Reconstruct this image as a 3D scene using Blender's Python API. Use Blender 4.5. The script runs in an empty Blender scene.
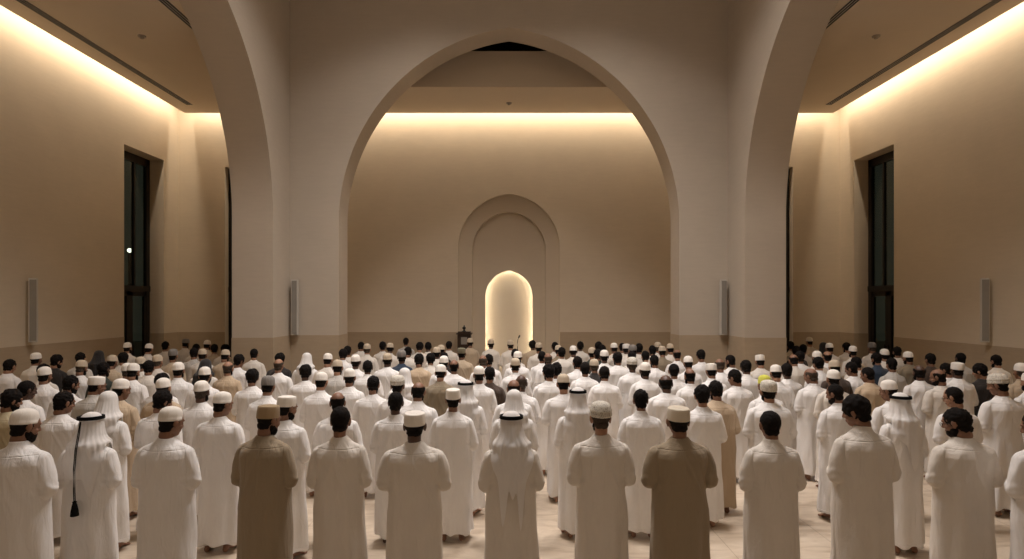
import bpy, bmesh, math, random
from mathutils import Vector, Matrix, noise
from mathutils.bvhtree import BVHTree
random.seed(7)
SC = bpy.context.scene
COL = SC.collection
PI = math.pi
def R(d): return math.radians(d)

# ------------------------------------------------------------------ materials
def nt_new(name):
    m = bpy.data.materials.new(name); m.use_nodes = True
    nt = m.node_tree; b = nt.nodes['Principled BSDF']
    return m, nt, b
def simple(name, col, rough=.6, metal=0, **k):
    m, nt, b = nt_new(name)
    b.inputs['Specular IOR Level'].default_value = k.get('spec', .5); b.inputs['Roughness'].default_value = rough; b.inputs['Metallic'].default_value = metal
    tc = nt.nodes.new('ShaderNodeTexCoord'); n = nt.nodes.new('ShaderNodeTexNoise')
    n.inputs['Scale'].default_value = k.get('scale', 12); n.inputs['Detail'].default_value = 4
    nt.links.new(tc.outputs['Object'], n.inputs['Vector'])
    mx = nt.nodes.new('ShaderNodeMix'); mx.data_type = 'RGBA'
    v = k.get('var', .08)
    mx.inputs[6].default_value = (*[c*(1-v) for c in col], 1); mx.inputs[7].default_value = (*[min(1, c*(1+v)) for c in col], 1)
    nt.links.new(n.outputs['Fac'], mx.inputs[0]); nt.links.new(mx.outputs[2], b.inputs['Base Color'])
    if k.get('bump'):
        bp = nt.nodes.new('ShaderNodeBump'); bp.inputs['Strength'].default_value = k['bump']; bp.inputs['Distance'].default_value = .004
        n2 = nt.nodes.new('ShaderNodeTexNoise'); n2.inputs['Scale'].default_value = k.get('bscale', 120); n2.inputs['Detail'].default_value = 3
        nt.links.new(tc.outputs['Object'], n2.inputs['Vector'])
        nt.links.new(n2.outputs['Fac'], bp.inputs['Height']); nt.links.new(bp.outputs['Normal'], b.inputs['Normal'])
    if k.get('emit'):
        b.inputs['Emission Color'].default_value = (*k['emit'][0], 1); b.inputs['Emission Strength'].default_value = k['emit'][1]
    return m
def math_node(nt, op, a, b=None, c=None):
    n = nt.nodes.new('ShaderNodeMath'); n.operation = op
    for i, v in enumerate((a, b, c)):
        if v is None: continue
        if isinstance(v, (int, float)): n.inputs[i].default_value = v
        else: nt.links.new(v, n.inputs[i])
    return n.outputs[0]
def plaster(name, col, var=.07):
    m, nt, b = nt_new(name); b.inputs['Roughness'].default_value = .85
    g = nt.nodes.new('ShaderNodeNewGeometry')
    n = nt.nodes.new('ShaderNodeTexNoise'); n.inputs['Scale'].default_value = .9; n.inputs['Detail'].default_value = 6; n.inputs['Roughness'].default_value = .65
    nt.links.new(g.outputs['Position'], n.inputs['Vector'])
    mp = nt.nodes.new('ShaderNodeMapping'); mp.inputs['Scale'].default_value = (3, 3, 26)
    nt.links.new(g.outputs['Position'], mp.inputs['Vector'])
    n2 = nt.nodes.new('ShaderNodeTexNoise'); n2.inputs['Scale'].default_value = 1.0; n2.inputs['Detail'].default_value = 4
    nt.links.new(mp.outputs['Vector'], n2.inputs['Vector'])
    f = math_node(nt, 'ADD', math_node(nt, 'MULTIPLY', n.outputs['Fac'], .65), math_node(nt, 'MULTIPLY', n2.outputs['Fac'], .35))
    mx = nt.nodes.new('ShaderNodeMix'); mx.data_type = 'RGBA'
    mx.inputs[6].default_value = (*[c*(1-var*2.0) for c in col], 1); mx.inputs[7].default_value = (*[c*(1+var*2.0) for c in col], 1)
    nt.links.new(f, mx.inputs[0]); nt.links.new(mx.outputs[2], b.inputs['Base Color'])
    bp = nt.nodes.new('ShaderNodeBump'); bp.inputs['Strength'].default_value = .25; bp.inputs['Distance'].default_value = .003
    n3 = nt.nodes.new('ShaderNodeTexNoise'); n3.inputs['Scale'].default_value = 45; n3.inputs['Detail'].default_value = 3
    nt.links.new(g.outputs['Position'], n3.inputs['Vector']); nt.links.new(n3.outputs['Fac'], bp.inputs['Height']); nt.links.new(bp.outputs['Normal'], b.inputs['Normal'])
    return m
def stone_floor(name):
    m, nt, b = nt_new(name); b.inputs['Roughness'].default_value = .38
    g = nt.nodes.new('ShaderNodeNewGeometry')
    mp = nt.nodes.new('ShaderNodeMapping'); mp.inputs['Scale'].default_value = (.8, 2.6, 1)
    nt.links.new(g.outputs['Position'], mp.inputs['Vector'])
    n = nt.nodes.new('ShaderNodeTexNoise'); n.inputs['Scale'].default_value = 1.6; n.inputs['Detail'].default_value = 9; n.inputs['Roughness'].default_value = .62; n.inputs['Distortion'].default_value = 1.4
    nt.links.new(mp.outputs['Vector'], n.inputs['Vector'])
    cr = nt.nodes.new('ShaderNodeValToRGB'); e = cr.color_ramp.elements
    e[0].position = .3; e[0].color = (.40, .31, .22, 1); e[1].position = .7; e[1].color = (.66, .56, .44, 1)
    x = cr.color_ramp.elements.new(.5); x.color = (.56, .46, .35, 1)
    nt.links.new(n.outputs['Fac'], cr.inputs['Fac'])
    br = nt.nodes.new('ShaderNodeTexBrick'); br.inputs['Scale'].default_value = 1; br.inputs['Mortar Size'].default_value = .004
    br.inputs['Brick Width'].default_value = 1.2; br.inputs['Row Height'].default_value = 1.2; br.offset = 0
    br.inputs['Color1'].default_value = (1, 1, 1, 1); br.inputs['Color2'].default_value = (.93, .93, .93, 1); br.inputs['Mortar'].default_value = (.6, .56, .5, 1)
    nt.links.new(g.outputs['Position'], br.inputs['Vector'])
    mx = nt.nodes.new('ShaderNodeMix'); mx.data_type = 'RGBA'; mx.blend_type = 'MULTIPLY'; mx.inputs[0].default_value = 1
    nt.links.new(cr.outputs['Color'], mx.inputs[6]); nt.links.new(br.outputs['Color'], mx.inputs[7]); nt.links.new(mx.outputs[2], b.inputs['Base Color'])
    return m
def cloth(name, col, translucent=0, seams=True, bump=.8):
    m, nt, b = nt_new(name); b.inputs['Roughness'].default_value = .9
    try: b.inputs['Sheen Weight'].default_value = .15
    except Exception: pass
    tc = nt.nodes.new('ShaderNodeTexCoord'); sx = nt.nodes.new('ShaderNodeSeparateXYZ')
    nt.links.new(tc.outputs['Object'], sx.inputs[0]); X, Y, Z = sx.outputs
    n = nt.nodes.new('ShaderNodeTexNoise'); n.inputs['Scale'].default_value = 5; n.inputs['Detail'].default_value = 5
    nt.links.new(tc.outputs['Object'], n.inputs['Vector'])
    mx = nt.nodes.new('ShaderNodeMix'); mx.data_type = 'RGBA'
    mx.inputs[6].default_value = (*[c*.94 for c in col], 1); mx.inputs[7].default_value = (*[min(1, c*1.05) for c in col], 1)
    nt.links.new(n.outputs['Fac'], mx.inputs[0]); nt.links.new(mx.outputs[2], b.inputs['Base Color'])
    # weave, soft wrinkles and sewn seams in the bump
    w = nt.nodes.new('ShaderNodeTexNoise'); w.inputs['Scale'].default_value = 260; w.inputs['Detail'].default_value = 2
    nt.links.new(tc.outputs['Object'], w.inputs['Vector'])
    mp = nt.nodes.new('ShaderNodeMapping'); mp.inputs['Scale'].default_value = (15, 15, 3.5); nt.links.new(tc.outputs['Object'], mp.inputs['Vector'])
    wr = nt.nodes.new('ShaderNodeTexNoise'); wr.inputs['Scale'].default_value = 1; wr.inputs['Detail'].default_value = 3; wr.inputs['Distortion'].default_value = .8
    nt.links.new(mp.outputs['Vector'], wr.inputs['Vector'])
    h = math_node(nt, 'ADD', math_node(nt, 'MULTIPLY', w.outputs['Fac'], .06), math_node(nt, 'MULTIPLY', wr.outputs['Fac'], 1.0))
    if seams:
        ax = math_node(nt, 'ABSOLUTE', X)
        def seam(coord, pos, wid): return math_node(nt, 'MAXIMUM', math_node(nt, 'SUBTRACT', 1, math_node(nt, 'DIVIDE', math_node(nt, 'ABSOLUTE', math_node(nt, 'SUBTRACT', coord, pos)), wid)), 0)
        yoke = math_node(nt, 'MULTIPLY', seam(Z, 1.375, .006), math_node(nt, 'LESS_THAN', ax, .185))
        arm = math_node(nt, 'MULTIPLY', seam(math_node(nt, 'ADD', ax, math_node(nt, 'MULTIPLY', Z, .08)), .298, .007), math_node(nt, 'GREATER_THAN', Z, 1.17))
        hem = seam(Z, .14, .005)
        h = math_node(nt, 'SUBTRACT', h, math_node(nt, 'MULTIPLY', math_node(nt, 'MAXIMUM', hem, math_node(nt, 'MAXIMUM', yoke, arm)), .2))
    bp = nt.nodes.new('ShaderNodeBump'); bp.inputs['Strength'].default_value = bump; bp.inputs['Distance'].default_value = .02
    nt.links.new(h, bp.inputs['Height']); nt.links.new(bp.outputs['Normal'], b.inputs['Normal'])
    if translucent:
        t = nt.nodes.new('ShaderNodeBsdfTranslucent'); t.inputs['Color'].default_value = (*col, 1)
        ms = nt.nodes.new('ShaderNodeMixShader'); ms.inputs[0].default_value = translucent
        out = nt.nodes['Material Output']
        nt.links.new(b.outputs[0], ms.inputs[1]); nt.links.new(t.outputs[0], ms.inputs[2]); nt.links.new(ms.outputs[0], out.inputs['Surface'])
    return m
def patterned(name, c1, c2, scale):
    m, nt, b = nt_new(name); b.inputs['Roughness'].default_value = .9
    tc = nt.nodes.new('ShaderNodeTexCoord'); v = nt.nodes.new('ShaderNodeTexVoronoi'); v.inputs['Scale'].default_value = scale
    nt.links.new(tc.outputs['Object'], v.inputs['Vector'])
    cr = nt.nodes.new('ShaderNodeValToRGB'); cr.color_ramp.elements[0].position = .32; cr.color_ramp.elements[0].color = (*c2, 1)
    cr.color_ramp.elements[1].position = .42; cr.color_ramp.elements[1].color = (*c1, 1)
    nt.links.new(v.outputs['Distance'], cr.inputs['Fac']); nt.links.new(cr.outputs['Color'], b.inputs['Base Color'])
    bp = nt.nodes.new('ShaderNodeBump'); bp.inputs['Strength'].default_value = .4; bp.inputs['Distance'].default_value = .003
    nt.links.new(v.outputs['Distance'], bp.inputs['Height']); nt.links.new(bp.outputs['Normal'], b.inputs['Normal'])
    return m

WALL = (.60, .51, .385)
M = dict(
    plaster=plaster('warm_plaster', WALL), nave=plaster('pale_plaster', (.50, .43, .345)), ceil=plaster('ceiling_plaster', (.64, .54, .41), .03),
    stone=plaster('tan_stone_dado', (.40, .31, .21), .12), floor=stone_floor('polished_stone'),
    niche=plaster('niche_plaster', (.66, .57, .44), .04), recess=plaster('recess_plaster', (.56, .475, .36), .05),
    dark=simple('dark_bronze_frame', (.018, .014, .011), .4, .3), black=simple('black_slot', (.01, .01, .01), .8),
    grille=simple('speaker_grille', (.25, .225, .19), .7, 0, bump=.6, bscale=300), shell=simple('speaker_shell', (.52, .48, .42), .5),
    wood=simple('dark_wood', (.035, .018, .010), .45, 0, var=.35, scale=9), paper=simple('pale_panel', (.28, .25, .21), .6),
    plastic=simple('pale_plastic', (.30, .26, .21), .5), metal=simple('black_metal', (.015, .015, .016), .4, .5),
    led=simple('led_strip', (1, .9, .75), .5, 0, emit=((1.0, .90, .74), 21.0)),
    lamp=simple('lamp_glow', (1, .95, .9), .5, 0, emit=((1, .95, .85), 9.0)),
    diffuser=simple('lamp_diffuser', (.9, .88, .84), .5, 0, emit=((1, .9, .78), 2.0)),
    hair=simple('black_hair', (.008, .006, .005), .85, 0, var=.5, scale=60, bump=.9, bscale=220, spec=.15), hairb=simple('greying_hair', (.06, .045, .034), .85, 0, var=.4, scale=60, bump=.9, bscale=220, spec=.15),
    eye=simple('eye', (.05, .035, .03), .2), lip=simple('lips', (.20, .085, .065), .5),
    cord=simple('black_cord', (.006, .006, .006), .85, 0, bump=.5, bscale=200, spec=.1),
)
def thin_glass(name):
    m = bpy.data.materials.new(name); m.use_nodes = True; nt = m.node_tree; nt.nodes.clear()
    o = nt.nodes.new('ShaderNodeOutputMaterial'); mx = nt.nodes.new('ShaderNodeMixShader'); lw = nt.nodes.new('ShaderNodeLayerWeight'); lw.inputs['Blend'].default_value = .5; f = nt.nodes.new('ShaderNodeMath'); f.operation = 'MULTIPLY_ADD'; f.inputs[1].default_value = .35; f.inputs[2].default_value = .04
    pw = nt.nodes.new('ShaderNodeMath'); pw.operation = 'POWER'; pw.inputs[1].default_value = 4; nt.links.new(lw.outputs['Facing'], pw.inputs[0]); nt.links.new(pw.outputs[0], f.inputs[0])
    t = nt.nodes.new('ShaderNodeBsdfTransparent'); t.inputs['Color'].default_value = (.55, .60, .55, 1); g = nt.nodes.new('ShaderNodeBsdfGlossy'); g.inputs['Roughness'].default_value = 0
    nt.links.new(f.outputs[0], mx.inputs[0]); nt.links.new(t.outputs[0], mx.inputs[1]); nt.links.new(g.outputs[0], mx.inputs[2]); nt.links.new(mx.outputs[0], o.inputs['Surface'])
    return m
M['glass'] = thin_glass('window_glass')
SKIN = [simple('skin_light_brown', (.33, .175, .105), .55, 0, bump=.15), simple('skin_brown', (.22, .11, .065), .55, 0, bump=.15), simple('skin_dark_brown', (.085, .042, .026), .5, 0, bump=.15)]
ROBE = {k: cloth('robe_'+n, c) for k, n, c in [('w', 'white', (.80, .775, .75)), ('c', 'cream', (.69, .635, .565)), ('br', 'brown', (.30, .235, .155)), ('k', 'black', (.022, .017, .015)), ('g', 'dark_green', (.028, .035, .024)),  # cream: own tone up front, dim warm light put into far white robes
    ('t', 'tan', (.46, .36, .25)), ('gr', 'grey', (.50, .47, .43)), ('o', 'khaki', (.50, .42, .27)), ('p', 'peach', (.51, .39, .265)), ('b', 'navy', (.025, .042, .07)), ('ol', 'olive', (.24, .19, .125)), ('bn', 'dark_brown', (.06, .038, .026))]}
CAP = dict(white=cloth('cap_white', (.80, .75, .68), 0, False, .5), beige=cloth('cap_beige', (.50, .41, .30), 0, False, .5), tan=cloth('cap_tan', (.33, .235, .13), 0, False, .6),
    cream=cloth('cap_cream', (.62, .55, .44), 0, False, .5), grey=cloth('cap_grey', (.20, .18, .16), 0, False, .8), olive=cloth('cap_olive', (.16, .14, .085), 0, False), yellow=cloth('cap_yellow', (.62, .60, .08), 0, False),
    pattern=patterned('cap_embroidered', (.62, .58, .50), (.30, .26, .21), 90), head_dark=patterned('cap_checked', (.6, .57, .5), (.09, .08, .07), 42))
SCARF = cloth('scarf_white', (.86, .83, .80), .22, False, .3); SCARFK = cloth('scarf_black', (.02, .017, .016), 0, False, .3)

# ------------------------------------------------------------------ mesh helpers
def link(name, me, mats=(), parent=None):
    o = bpy.data.objects.new(name, me); COL.objects.link(o)
    for m in mats: me.materials.append(m)
    if parent: o.parent = parent
    return o
def from_bm(name, bm, mats=(), parent=None, smooth=False):
    me = bpy.data.meshes.new(name); bmesh.ops.recalc_face_normals(bm, faces=bm.faces[:])
    bm.to_mesh(me); bm.free()
    if smooth:
        for p in me.polygons: p.use_smooth = True
    return link(name, me, mats, parent)
def struct(o): o['kind'] = 'structure'; return o
def tag(o, label, cat, group=None):
    o['label'] = label; o['category'] = cat
    if group: o['group'] = group
    return o
def empty(name, loc=(0, 0, 0), rz=0):
    o = bpy.data.objects.new(name, None); COL.objects.link(o); o.location = loc; o.rotation_euler = (0, 0, rz); o.empty_display_size = .1
    return o
def bx(bm, x0, x1, y0, y1, z0, z1, mi=0):
    v = [bm.verts.new(p) for p in ((x0, y0, z0), (x1, y0, z0), (x1, y1, z0), (x0, y1, z0), (x0, y0, z1), (x1, y0, z1), (x1, y1, z1), (x0, y1, z1))]
    for f in ((0, 3, 2, 1), (4, 5, 6, 7), (0, 1, 5, 4), (1, 2, 6, 5), (2, 3, 7, 6), (3, 0, 4, 7)):
        bm.faces.new([v[i] for i in f]).material_index = mi
def box(name, dims, mat, parent=None, bevel=0):
    bm = bmesh.new(); bx(bm, *dims)
    if bevel: bmesh.ops.bevel(bm, geom=bm.edges[:], offset=bevel, segments=2, affect='EDGES')
    return from_bm(name, bm, [mat], parent)
def ell(bm, c, r, rot=None, seg=20):
    mt = Matrix.Translation(c) @ (rot or Matrix()) @ Matrix.Diagonal((*r, 1))
    return bmesh.ops.create_uvsphere(bm, u_segments=seg, v_segments=seg//2+2, radius=1, matrix=mt)['verts']
def tube(bm, pts, rad, seg=12, ball=True):
    pts = [Vector(p) for p in pts]
    if isinstance(rad, (int, float)): rad = [rad]*len(pts)
    for i in range(len(pts)-1):
        a, b = pts[i], pts[i+1]; d = b-a
        q = d.to_track_quat('Z', 'Y').to_matrix().to_4x4()
        bmesh.ops.create_cone(bm, cap_ends=True, segments=seg, radius1=rad[i], radius2=rad[i+1], depth=d.length, matrix=Matrix.Translation((a+b)/2) @ q)
    if ball:
        for p, r in zip(pts, rad): ell(bm, p, (r, r, r), seg=seg)
def sweep(bm, pts, r, seg=8, closed=False):
    """one continuous pipe along pts"""
    pts = [Vector(p) for p in pts]; n = len(pts); rings = []
    for i, p in enumerate(pts):
        a = pts[(i-1) % n] if (closed or i > 0) else p; b = pts[(i+1) % n] if (closed or i < n-1) else p
        q = (b-a).to_track_quat('Z', 'Y'); rr = r[i] if isinstance(r, (list, tuple)) else r
        rings.append([bm.verts.new(p + q @ Vector((rr*math.cos(2*PI*k/seg), rr*math.sin(2*PI*k/seg), 0))) for k in range(seg)])
    for i in range(n if closed else n-1):
        A, B = rings[i], rings[(i+1) % n]
        for k in range(seg): bm.faces.new((A[k], A[(k+1) % seg], B[(k+1) % seg], B[k]))
    if not closed: bm.faces.new(rings[0][::-1]); bm.faces.new(rings[-1])
def loft(bm, rings):
    vs = [[bm.verts.new(p) for p in r] for r in rings]; n = len(vs[0])
    for a, b in zip(vs, vs[1:]):
        for k in range(n): bm.faces.new((a[k], a[(k+1) % n], b[(k+1) % n], b[k]))
    bm.faces.new(vs[0][::-1]); bm.faces.new(vs[-1])
def fuse(bm, voxel, smooth=2, name='fused', keep=1):
    """union of closed shapes as one continuous surface"""
    me = bpy.data.meshes.new(name); bm.to_mesh(me); bm.free()
    o = bpy.data.objects.new(name, me); COL.objects.link(o)
    md = o.modifiers.new('r', 'REMESH'); md.mode = 'VOXEL'; md.voxel_size = voxel; md.use_smooth_shade = True
    if smooth:
        s = o.modifiers.new('s', 'SMOOTH'); s.iterations = smooth; s.factor = .5
    if keep < 1:
        d = o.modifiers.new('d', 'DECIMATE'); d.ratio = keep
    dg = bpy.context.evaluated_depsgraph_get(); out = bpy.data.meshes.new_from_object(o.evaluated_get(dg))
    bpy.data.objects.remove(o); bpy.data.meshes.remove(me)
    for p in out.polygons: p.use_smooth = True
    return out

# ------------------------------------------------------------------ the hall
H_CEIL, Y_FAR, X_SIDE, Y_BACK = 8.38, 18.5, 10.2, -4.0
SLOT = .45
X_NAVE, X_NOUT, Y_ARCH, Y_ARCHB = 5.3, 6.22, 14.52, 15.3
ROOF = 12.0
def arch_wall(name, a, e, spring, u0, u1, top, t0, t1, mp, mat, n=56, mat2=None):
    """wall with a pointed arch through it: mp(u, z, t) gives the point; arch centred on u=0"""
    bm = bmesh.new(); Rr = a+e
    amax = math.acos(e/Rr)
    prof = [(-a, 0), (-a, spring)] + [(-(Rr*math.cos(amax*i/n)-e), spring+Rr*math.sin(amax*i/n)) for i in range(1, n+1)]
    prof += [(-u, z) for u, z in prof[-2::-1]]
    def quad(ps, mi=0, sm=False):
        f = bm.faces.new([bm.verts.new(mp(*p)) for p in ps]); f.material_index = mi; f.smooth = sm
    for t, flip in ((t0, 0), (t1, 1)):
        for (ua, za), (ub, zb) in zip(prof[1:-1], prof[2:-1]):
            quad([(ua, za, t), (ub, zb, t), (ub, top, t), (ua, top, t)])
        quad([(u0, 0, t), (-a, 0, t), (-a, top, t), (u0, top, t)]); quad([(a, 0, t), (u1, 0, t), (u1, top, t), (a, top, t)])
    sv = [(bm.verts.new(mp(u, z, t0)), bm.verts.new(mp(u, z, t1))) for u, z in prof]
    for i, (p, q) in enumerate(zip(sv, sv[1:])):
        f = bm.faces.new((p[0], p[1], q[1], q[0])); f.smooth = 1 < i < len(sv)-3; f.material_index = 1 if mat2 else 0
    for u in (u0, u1): quad([(u, 0, t0), (u, 0, t1), (u, top, t1), (u, top, t0)])
    quad([(u0, top, t0), (u1, top, t0), (u1, top, t1), (u0, top, t1)])
    me = bpy.data.meshes.new(name); bm.to_mesh(me); bm.free()
    return struct(link(name, me, [mat]+([mat2] if mat2 else [])))

struct(box('floor', (-X_SIDE-.5, X_SIDE+.5, Y_BACK-.3, Y_FAR+1.2, -.2, 0), M['floor']))
# centre arch and the two nave arcades
arch_wall('wall_center', 4.12, .65, 4.61, -X_NOUT, X_NOUT, ROOF, Y_ARCH, Y_ARCHB, lambda u, z, t: (u, t, z), M['nave'])
for s, nm in ((-1, 'wall_nave_left'), (1, 'wall_nave_right')):
    arch_wall(nm, 4.0, .365, 4.6, Y_BACK-9.47, Y_ARCH-9.47, ROOF, s*X_NAVE, s*X_NOUT, (lambda u, z, t: (t, 9.47+u, z)), M['nave'])
# far wall: three nested recesses
def mY(u, z, t): return (u, t, z)
far = arch_wall('wall_far', 1.57, .11, 4.35, -5.0, 5.0, 9.0, Y_FAR, Y_FAR+.14, mY, M['plaster'])
arch_wall('wall_mihrab_recess', 1.14, .06, 4.30, -1.75, 1.75, 6.4, Y_FAR+.142, Y_FAR+.28, mY, M['recess'], 40)
arch_wall('wall_mihrab_niche', .74, .095, 2.85, -1.3, 1.3, 5.8, Y_FAR+.282, Y_FAR+.34, mY, M['recess'], 40)
struct(box('wall_niche_back', (-1.3, 1.3, Y_FAR+.56, Y_FAR+.62, 0, 5.8), M['niche']))
bm = bmesh.new()
for s in (-1, 1): bx(bm, min(s*1.3, s*.98), max(s*1.3, s*.98), Y_FAR+.345, Y_FAR+.56, 0, 5.8)
bx(bm, -1.3, 1.3, Y_FAR+.345, Y_FAR+.56, 4.1, 5.8)
struct(from_bm('wall_niche_cheek', bm, [M['niche']]))
# led line hidden behind the edge of the niche opening
Rr, n = .83+.095, 40; am = math.acos(.095/Rr)
pr = [(-.83, .02), (-.83, 2.85)]+[(-(Rr*math.cos(am*i/n)-.095), 2.85+Rr*math.sin(am*i/n)) for i in range(1, n+1)]
pr += [(-u, z) for u, z in pr[-2::-1]]
bm = bmesh.new(); sweep(bm, [(u*.965, Y_FAR+.40, z-.01) for u, z in pr], .012, 6)
tag(from_bm('niche_light', bm, [M['led']]), 'warm light strip tracing the edge of the glowing prayer niche', 'light')

def side_opening(s):
    # side wall with one tall door-window opening
    bm = bmesh.new(); x0, x1 = s*X_SIDE, s*(X_SIDE+.55)
    a, b = min(x0, x1), max(x0, x1)
    bx(bm, a, b, Y_BACK, 15.90, 0, 9.0); bx(bm, a, b, 17.74, Y_FAR+.36, 0, 9.0); bx(bm, a, b, 15.90, 17.74, 6.88, 9.0)
    struct(from_bm('wall_left' if s < 0 else 'wall_right', bm, [M['plaster']]))
    # far wall beyond the aisles with its own opening
    bm = bmesh.new()
    def fx(p, q, z0, z1):
        bx(bm, min(s*p, s*q), max(s*p, s*q), Y_FAR, Y_FAR+.36, z0, z1)
    fx(5.0, 7.2, 0, 9.0); fx(7.2, 8.76, 6.86, 9.0); fx(8.76, X_SIDE, 0, 9.0)
    struct(from_bm('wall_far_left' if s < 0 else 'wall_far_right', bm, [M['plaster']]))
def window(n, mp, w, top, q):
    """tall dark framed door-window; mp(u,t,z): u along the opening 0..w, t outwards"""
    def part(name, boxes, mat, parent=None):
        bm = bmesh.new()
        for (u0, u1, t0, t1, z0, z1) in boxes:
            a, b = mp(u0, t0), mp(u1, t1)
            bx(bm, min(a[0], b[0]), max(a[0], b[0]), min(a[1], b[1]), max(a[1], b[1]), z0, z1)
        return from_bm(name, bm, [mat], parent)
    f = struct(part('window_%d' % n, [(0, .12, q+.24, q+.34, 0, top), (w-.16, w, q+.24, q+.34, 0, top), (0, w, q+.24, q+.34, top-.22, top), (0, w, q+.22, q+.35, 3.0, 3.16), (w*.62-.04, w*.62+.04, q+.25, q+.33, 3.16, top-.22)], M['dark']))
    part('pane', [(.12, w-.12, q+.28, q+.295, 3.16, top-.22)], M['glass'], f)
    for i in (0, 1):
        u0, u1 = (.12, w/2) if i == 0 else (w/2, w-.12)
        d = part('door_leaf', [(u0, u0+.13, q+.25, q+.32, 0, 3.0), (u1-.13, u1, q+.25, q+.32, 0, 3.0), (u0, u1, q+.25, q+.32, 2.86, 3.0), (u0, u1, q+.25, q+.32, 0, .22)], M['dark'], f)
        part('door_pane', [(u0+.13, u1-.13, q+.275, q+.29, .22, 2.86)], M['glass'], d)
        hx = u1-.08 if i == 0 else u0+.08
        part('door_handle', [(hx-.012, hx+.012, q+.19, q+.215, .9, 1.5), (hx-.01, hx+.01, q+.2, q+.26, .95, .98), (hx-.01, hx+.01, q+.2, q+.26, 1.42, 1.45)], M['metal'], d)
for s in (-1, 1): side_opening(s)
window(1, lambda u, t: (-X_SIDE-t, 15.90+u), 1.84, 6.88, .18)
window(2, lambda u, t: (X_SIDE+t, 15.90+u), 1.84, 6.88, .18)
window(3, lambda u, t: (-8.76+u, Y_FAR+t), 1.56, 6.86, 0)
window(4, lambda u, t: (7.2+u, Y_FAR+t), 1.56, 6.86, 0)
struct(box('wall_back', (-X_SIDE-.3, X_SIDE+.3, Y_BACK-.3, Y_BACK, 0, ROOF), M['nave']))
# ceilings
CH = .14; CT = .60    # slab thickness, height of the light slot
bm = bmesh.new()
for s in (-1, 1):
    a, b = sorted((s*X_NOUT, s*(X_SIDE-SLOT))); bx(bm, a, b, Y_BACK, 15.87, H_CEIL, H_CEIL+CH)
    a, b = sorted((s*(X_SIDE-SLOT-.12), s*(X_SIDE+.3))); bx(bm, a, b, Y_BACK, Y_FAR+.3, H_CEIL+CT, H_CEIL+CT+.15)
    a, b = sorted((s*(X_SIDE-SLOT-.10), s*(X_SIDE-SLOT-.04))); bx(bm, a, b, Y_BACK, Y_FAR-SLOT-.04, H_CEIL+CH-.01, H_CEIL+CT+.02)
bx(bm, -(X_SIDE-SLOT-.05), X_SIDE-SLOT-.05, Y_FAR-SLOT-.10, Y_FAR-SLOT-.04, H_CEIL+CH-.01, H_CEIL+CT+.02)
bx(bm, -(X_SIDE-SLOT), X_SIDE-SLOT, 15.87, Y_FAR-SLOT, H_CEIL, H_CEIL+CH)
bx(bm, -X_SIDE, X_SIDE, Y_FAR-SLOT-.12, Y_FAR+.3, H_CEIL+CT, H_CEIL+CT+.15)
struct(from_bm('ceiling_aisle', bm, [M['ceil']]))
bm = bmesh.new()
bx(bm, -X_NOUT, X_NOUT, 15.87, 15.95, H_CEIL+CH, 9.33)
for s in (-1, 1):
    a, b = sorted((s*(X_NOUT-.0), s*(X_NOUT+.08))); bx(bm, a, b, Y_ARCHB, 15.95, H_CEIL+CH, 9.33)
struct(from_bm('trim_1', bm, [M['ceil']]))
struct(box('ceiling', (-X_NOUT, X_NOUT, Y_BACK, 16.9, ROOF, ROOF+.2), M['ceil']))
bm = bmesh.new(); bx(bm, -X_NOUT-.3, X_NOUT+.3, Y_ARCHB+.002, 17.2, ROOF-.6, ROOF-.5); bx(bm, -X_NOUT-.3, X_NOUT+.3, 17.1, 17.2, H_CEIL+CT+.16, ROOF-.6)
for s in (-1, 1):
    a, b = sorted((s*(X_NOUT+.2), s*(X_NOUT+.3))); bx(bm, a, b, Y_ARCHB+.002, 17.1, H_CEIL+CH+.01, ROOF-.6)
struct(from_bm('ceiling_dark_void', bm, [M['black']]))  # black sheets stand in for the unlit void behind the arch
# stone dado
def dado(name, boxes):
    bm = bmesh.new()
    for b in boxes: bx(bm, *b)
    struct(from_bm(name, bm, [M['stone']]))
T = .008
for s, nm in ((-1, 'left'), (1, 'right')):
    def sx(a, b, y0, y1, z): return (*sorted((s*a, s*b)), y0, y1, 0, z)
    dado('baseboard_'+nm, [sx(X_SIDE-T, X_SIDE, Y_BACK, 15.90, 1.77), sx(X_SIDE-T, X_SIDE, 17.74, Y_FAR, 1.77), sx(X_SIDE-T, X_SIDE+.42, 17.74-T, 17.74, 1.77)])
    dado('baseboard_far_'+nm, [sx(1.57, 7.2, Y_FAR-T, Y_FAR, 1.77), sx(8.76, X_SIDE-T, Y_FAR-T, Y_FAR, 1.77)])
    dado('baseboard_pier_'+nm, [sx(4.12, X_NAVE-T, Y_ARCH-T, Y_ARCH, 1.89), sx(X_NAVE-T, X_NAVE, 13.47-T, Y_ARCH-T, 1.89), sx(X_NAVE, X_NOUT, 13.47-T, 13.47, 1.89), sx(X_NOUT, X_NOUT+T, 13.47-T, Y_ARCHB, 1.89),
        sx(4.12-T, 4.12, Y_ARCH-T, Y_ARCHB, 1.89), sx(4.12, X_NOUT, Y_ARCHB, Y_ARCHB+T, 1.89), sx(X_NAVE-T, X_NAVE, Y_BACK, 5.47, 1.89), sx(X_NAVE, X_NOUT, 5.47, 5.47+T, 1.89)])
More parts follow.
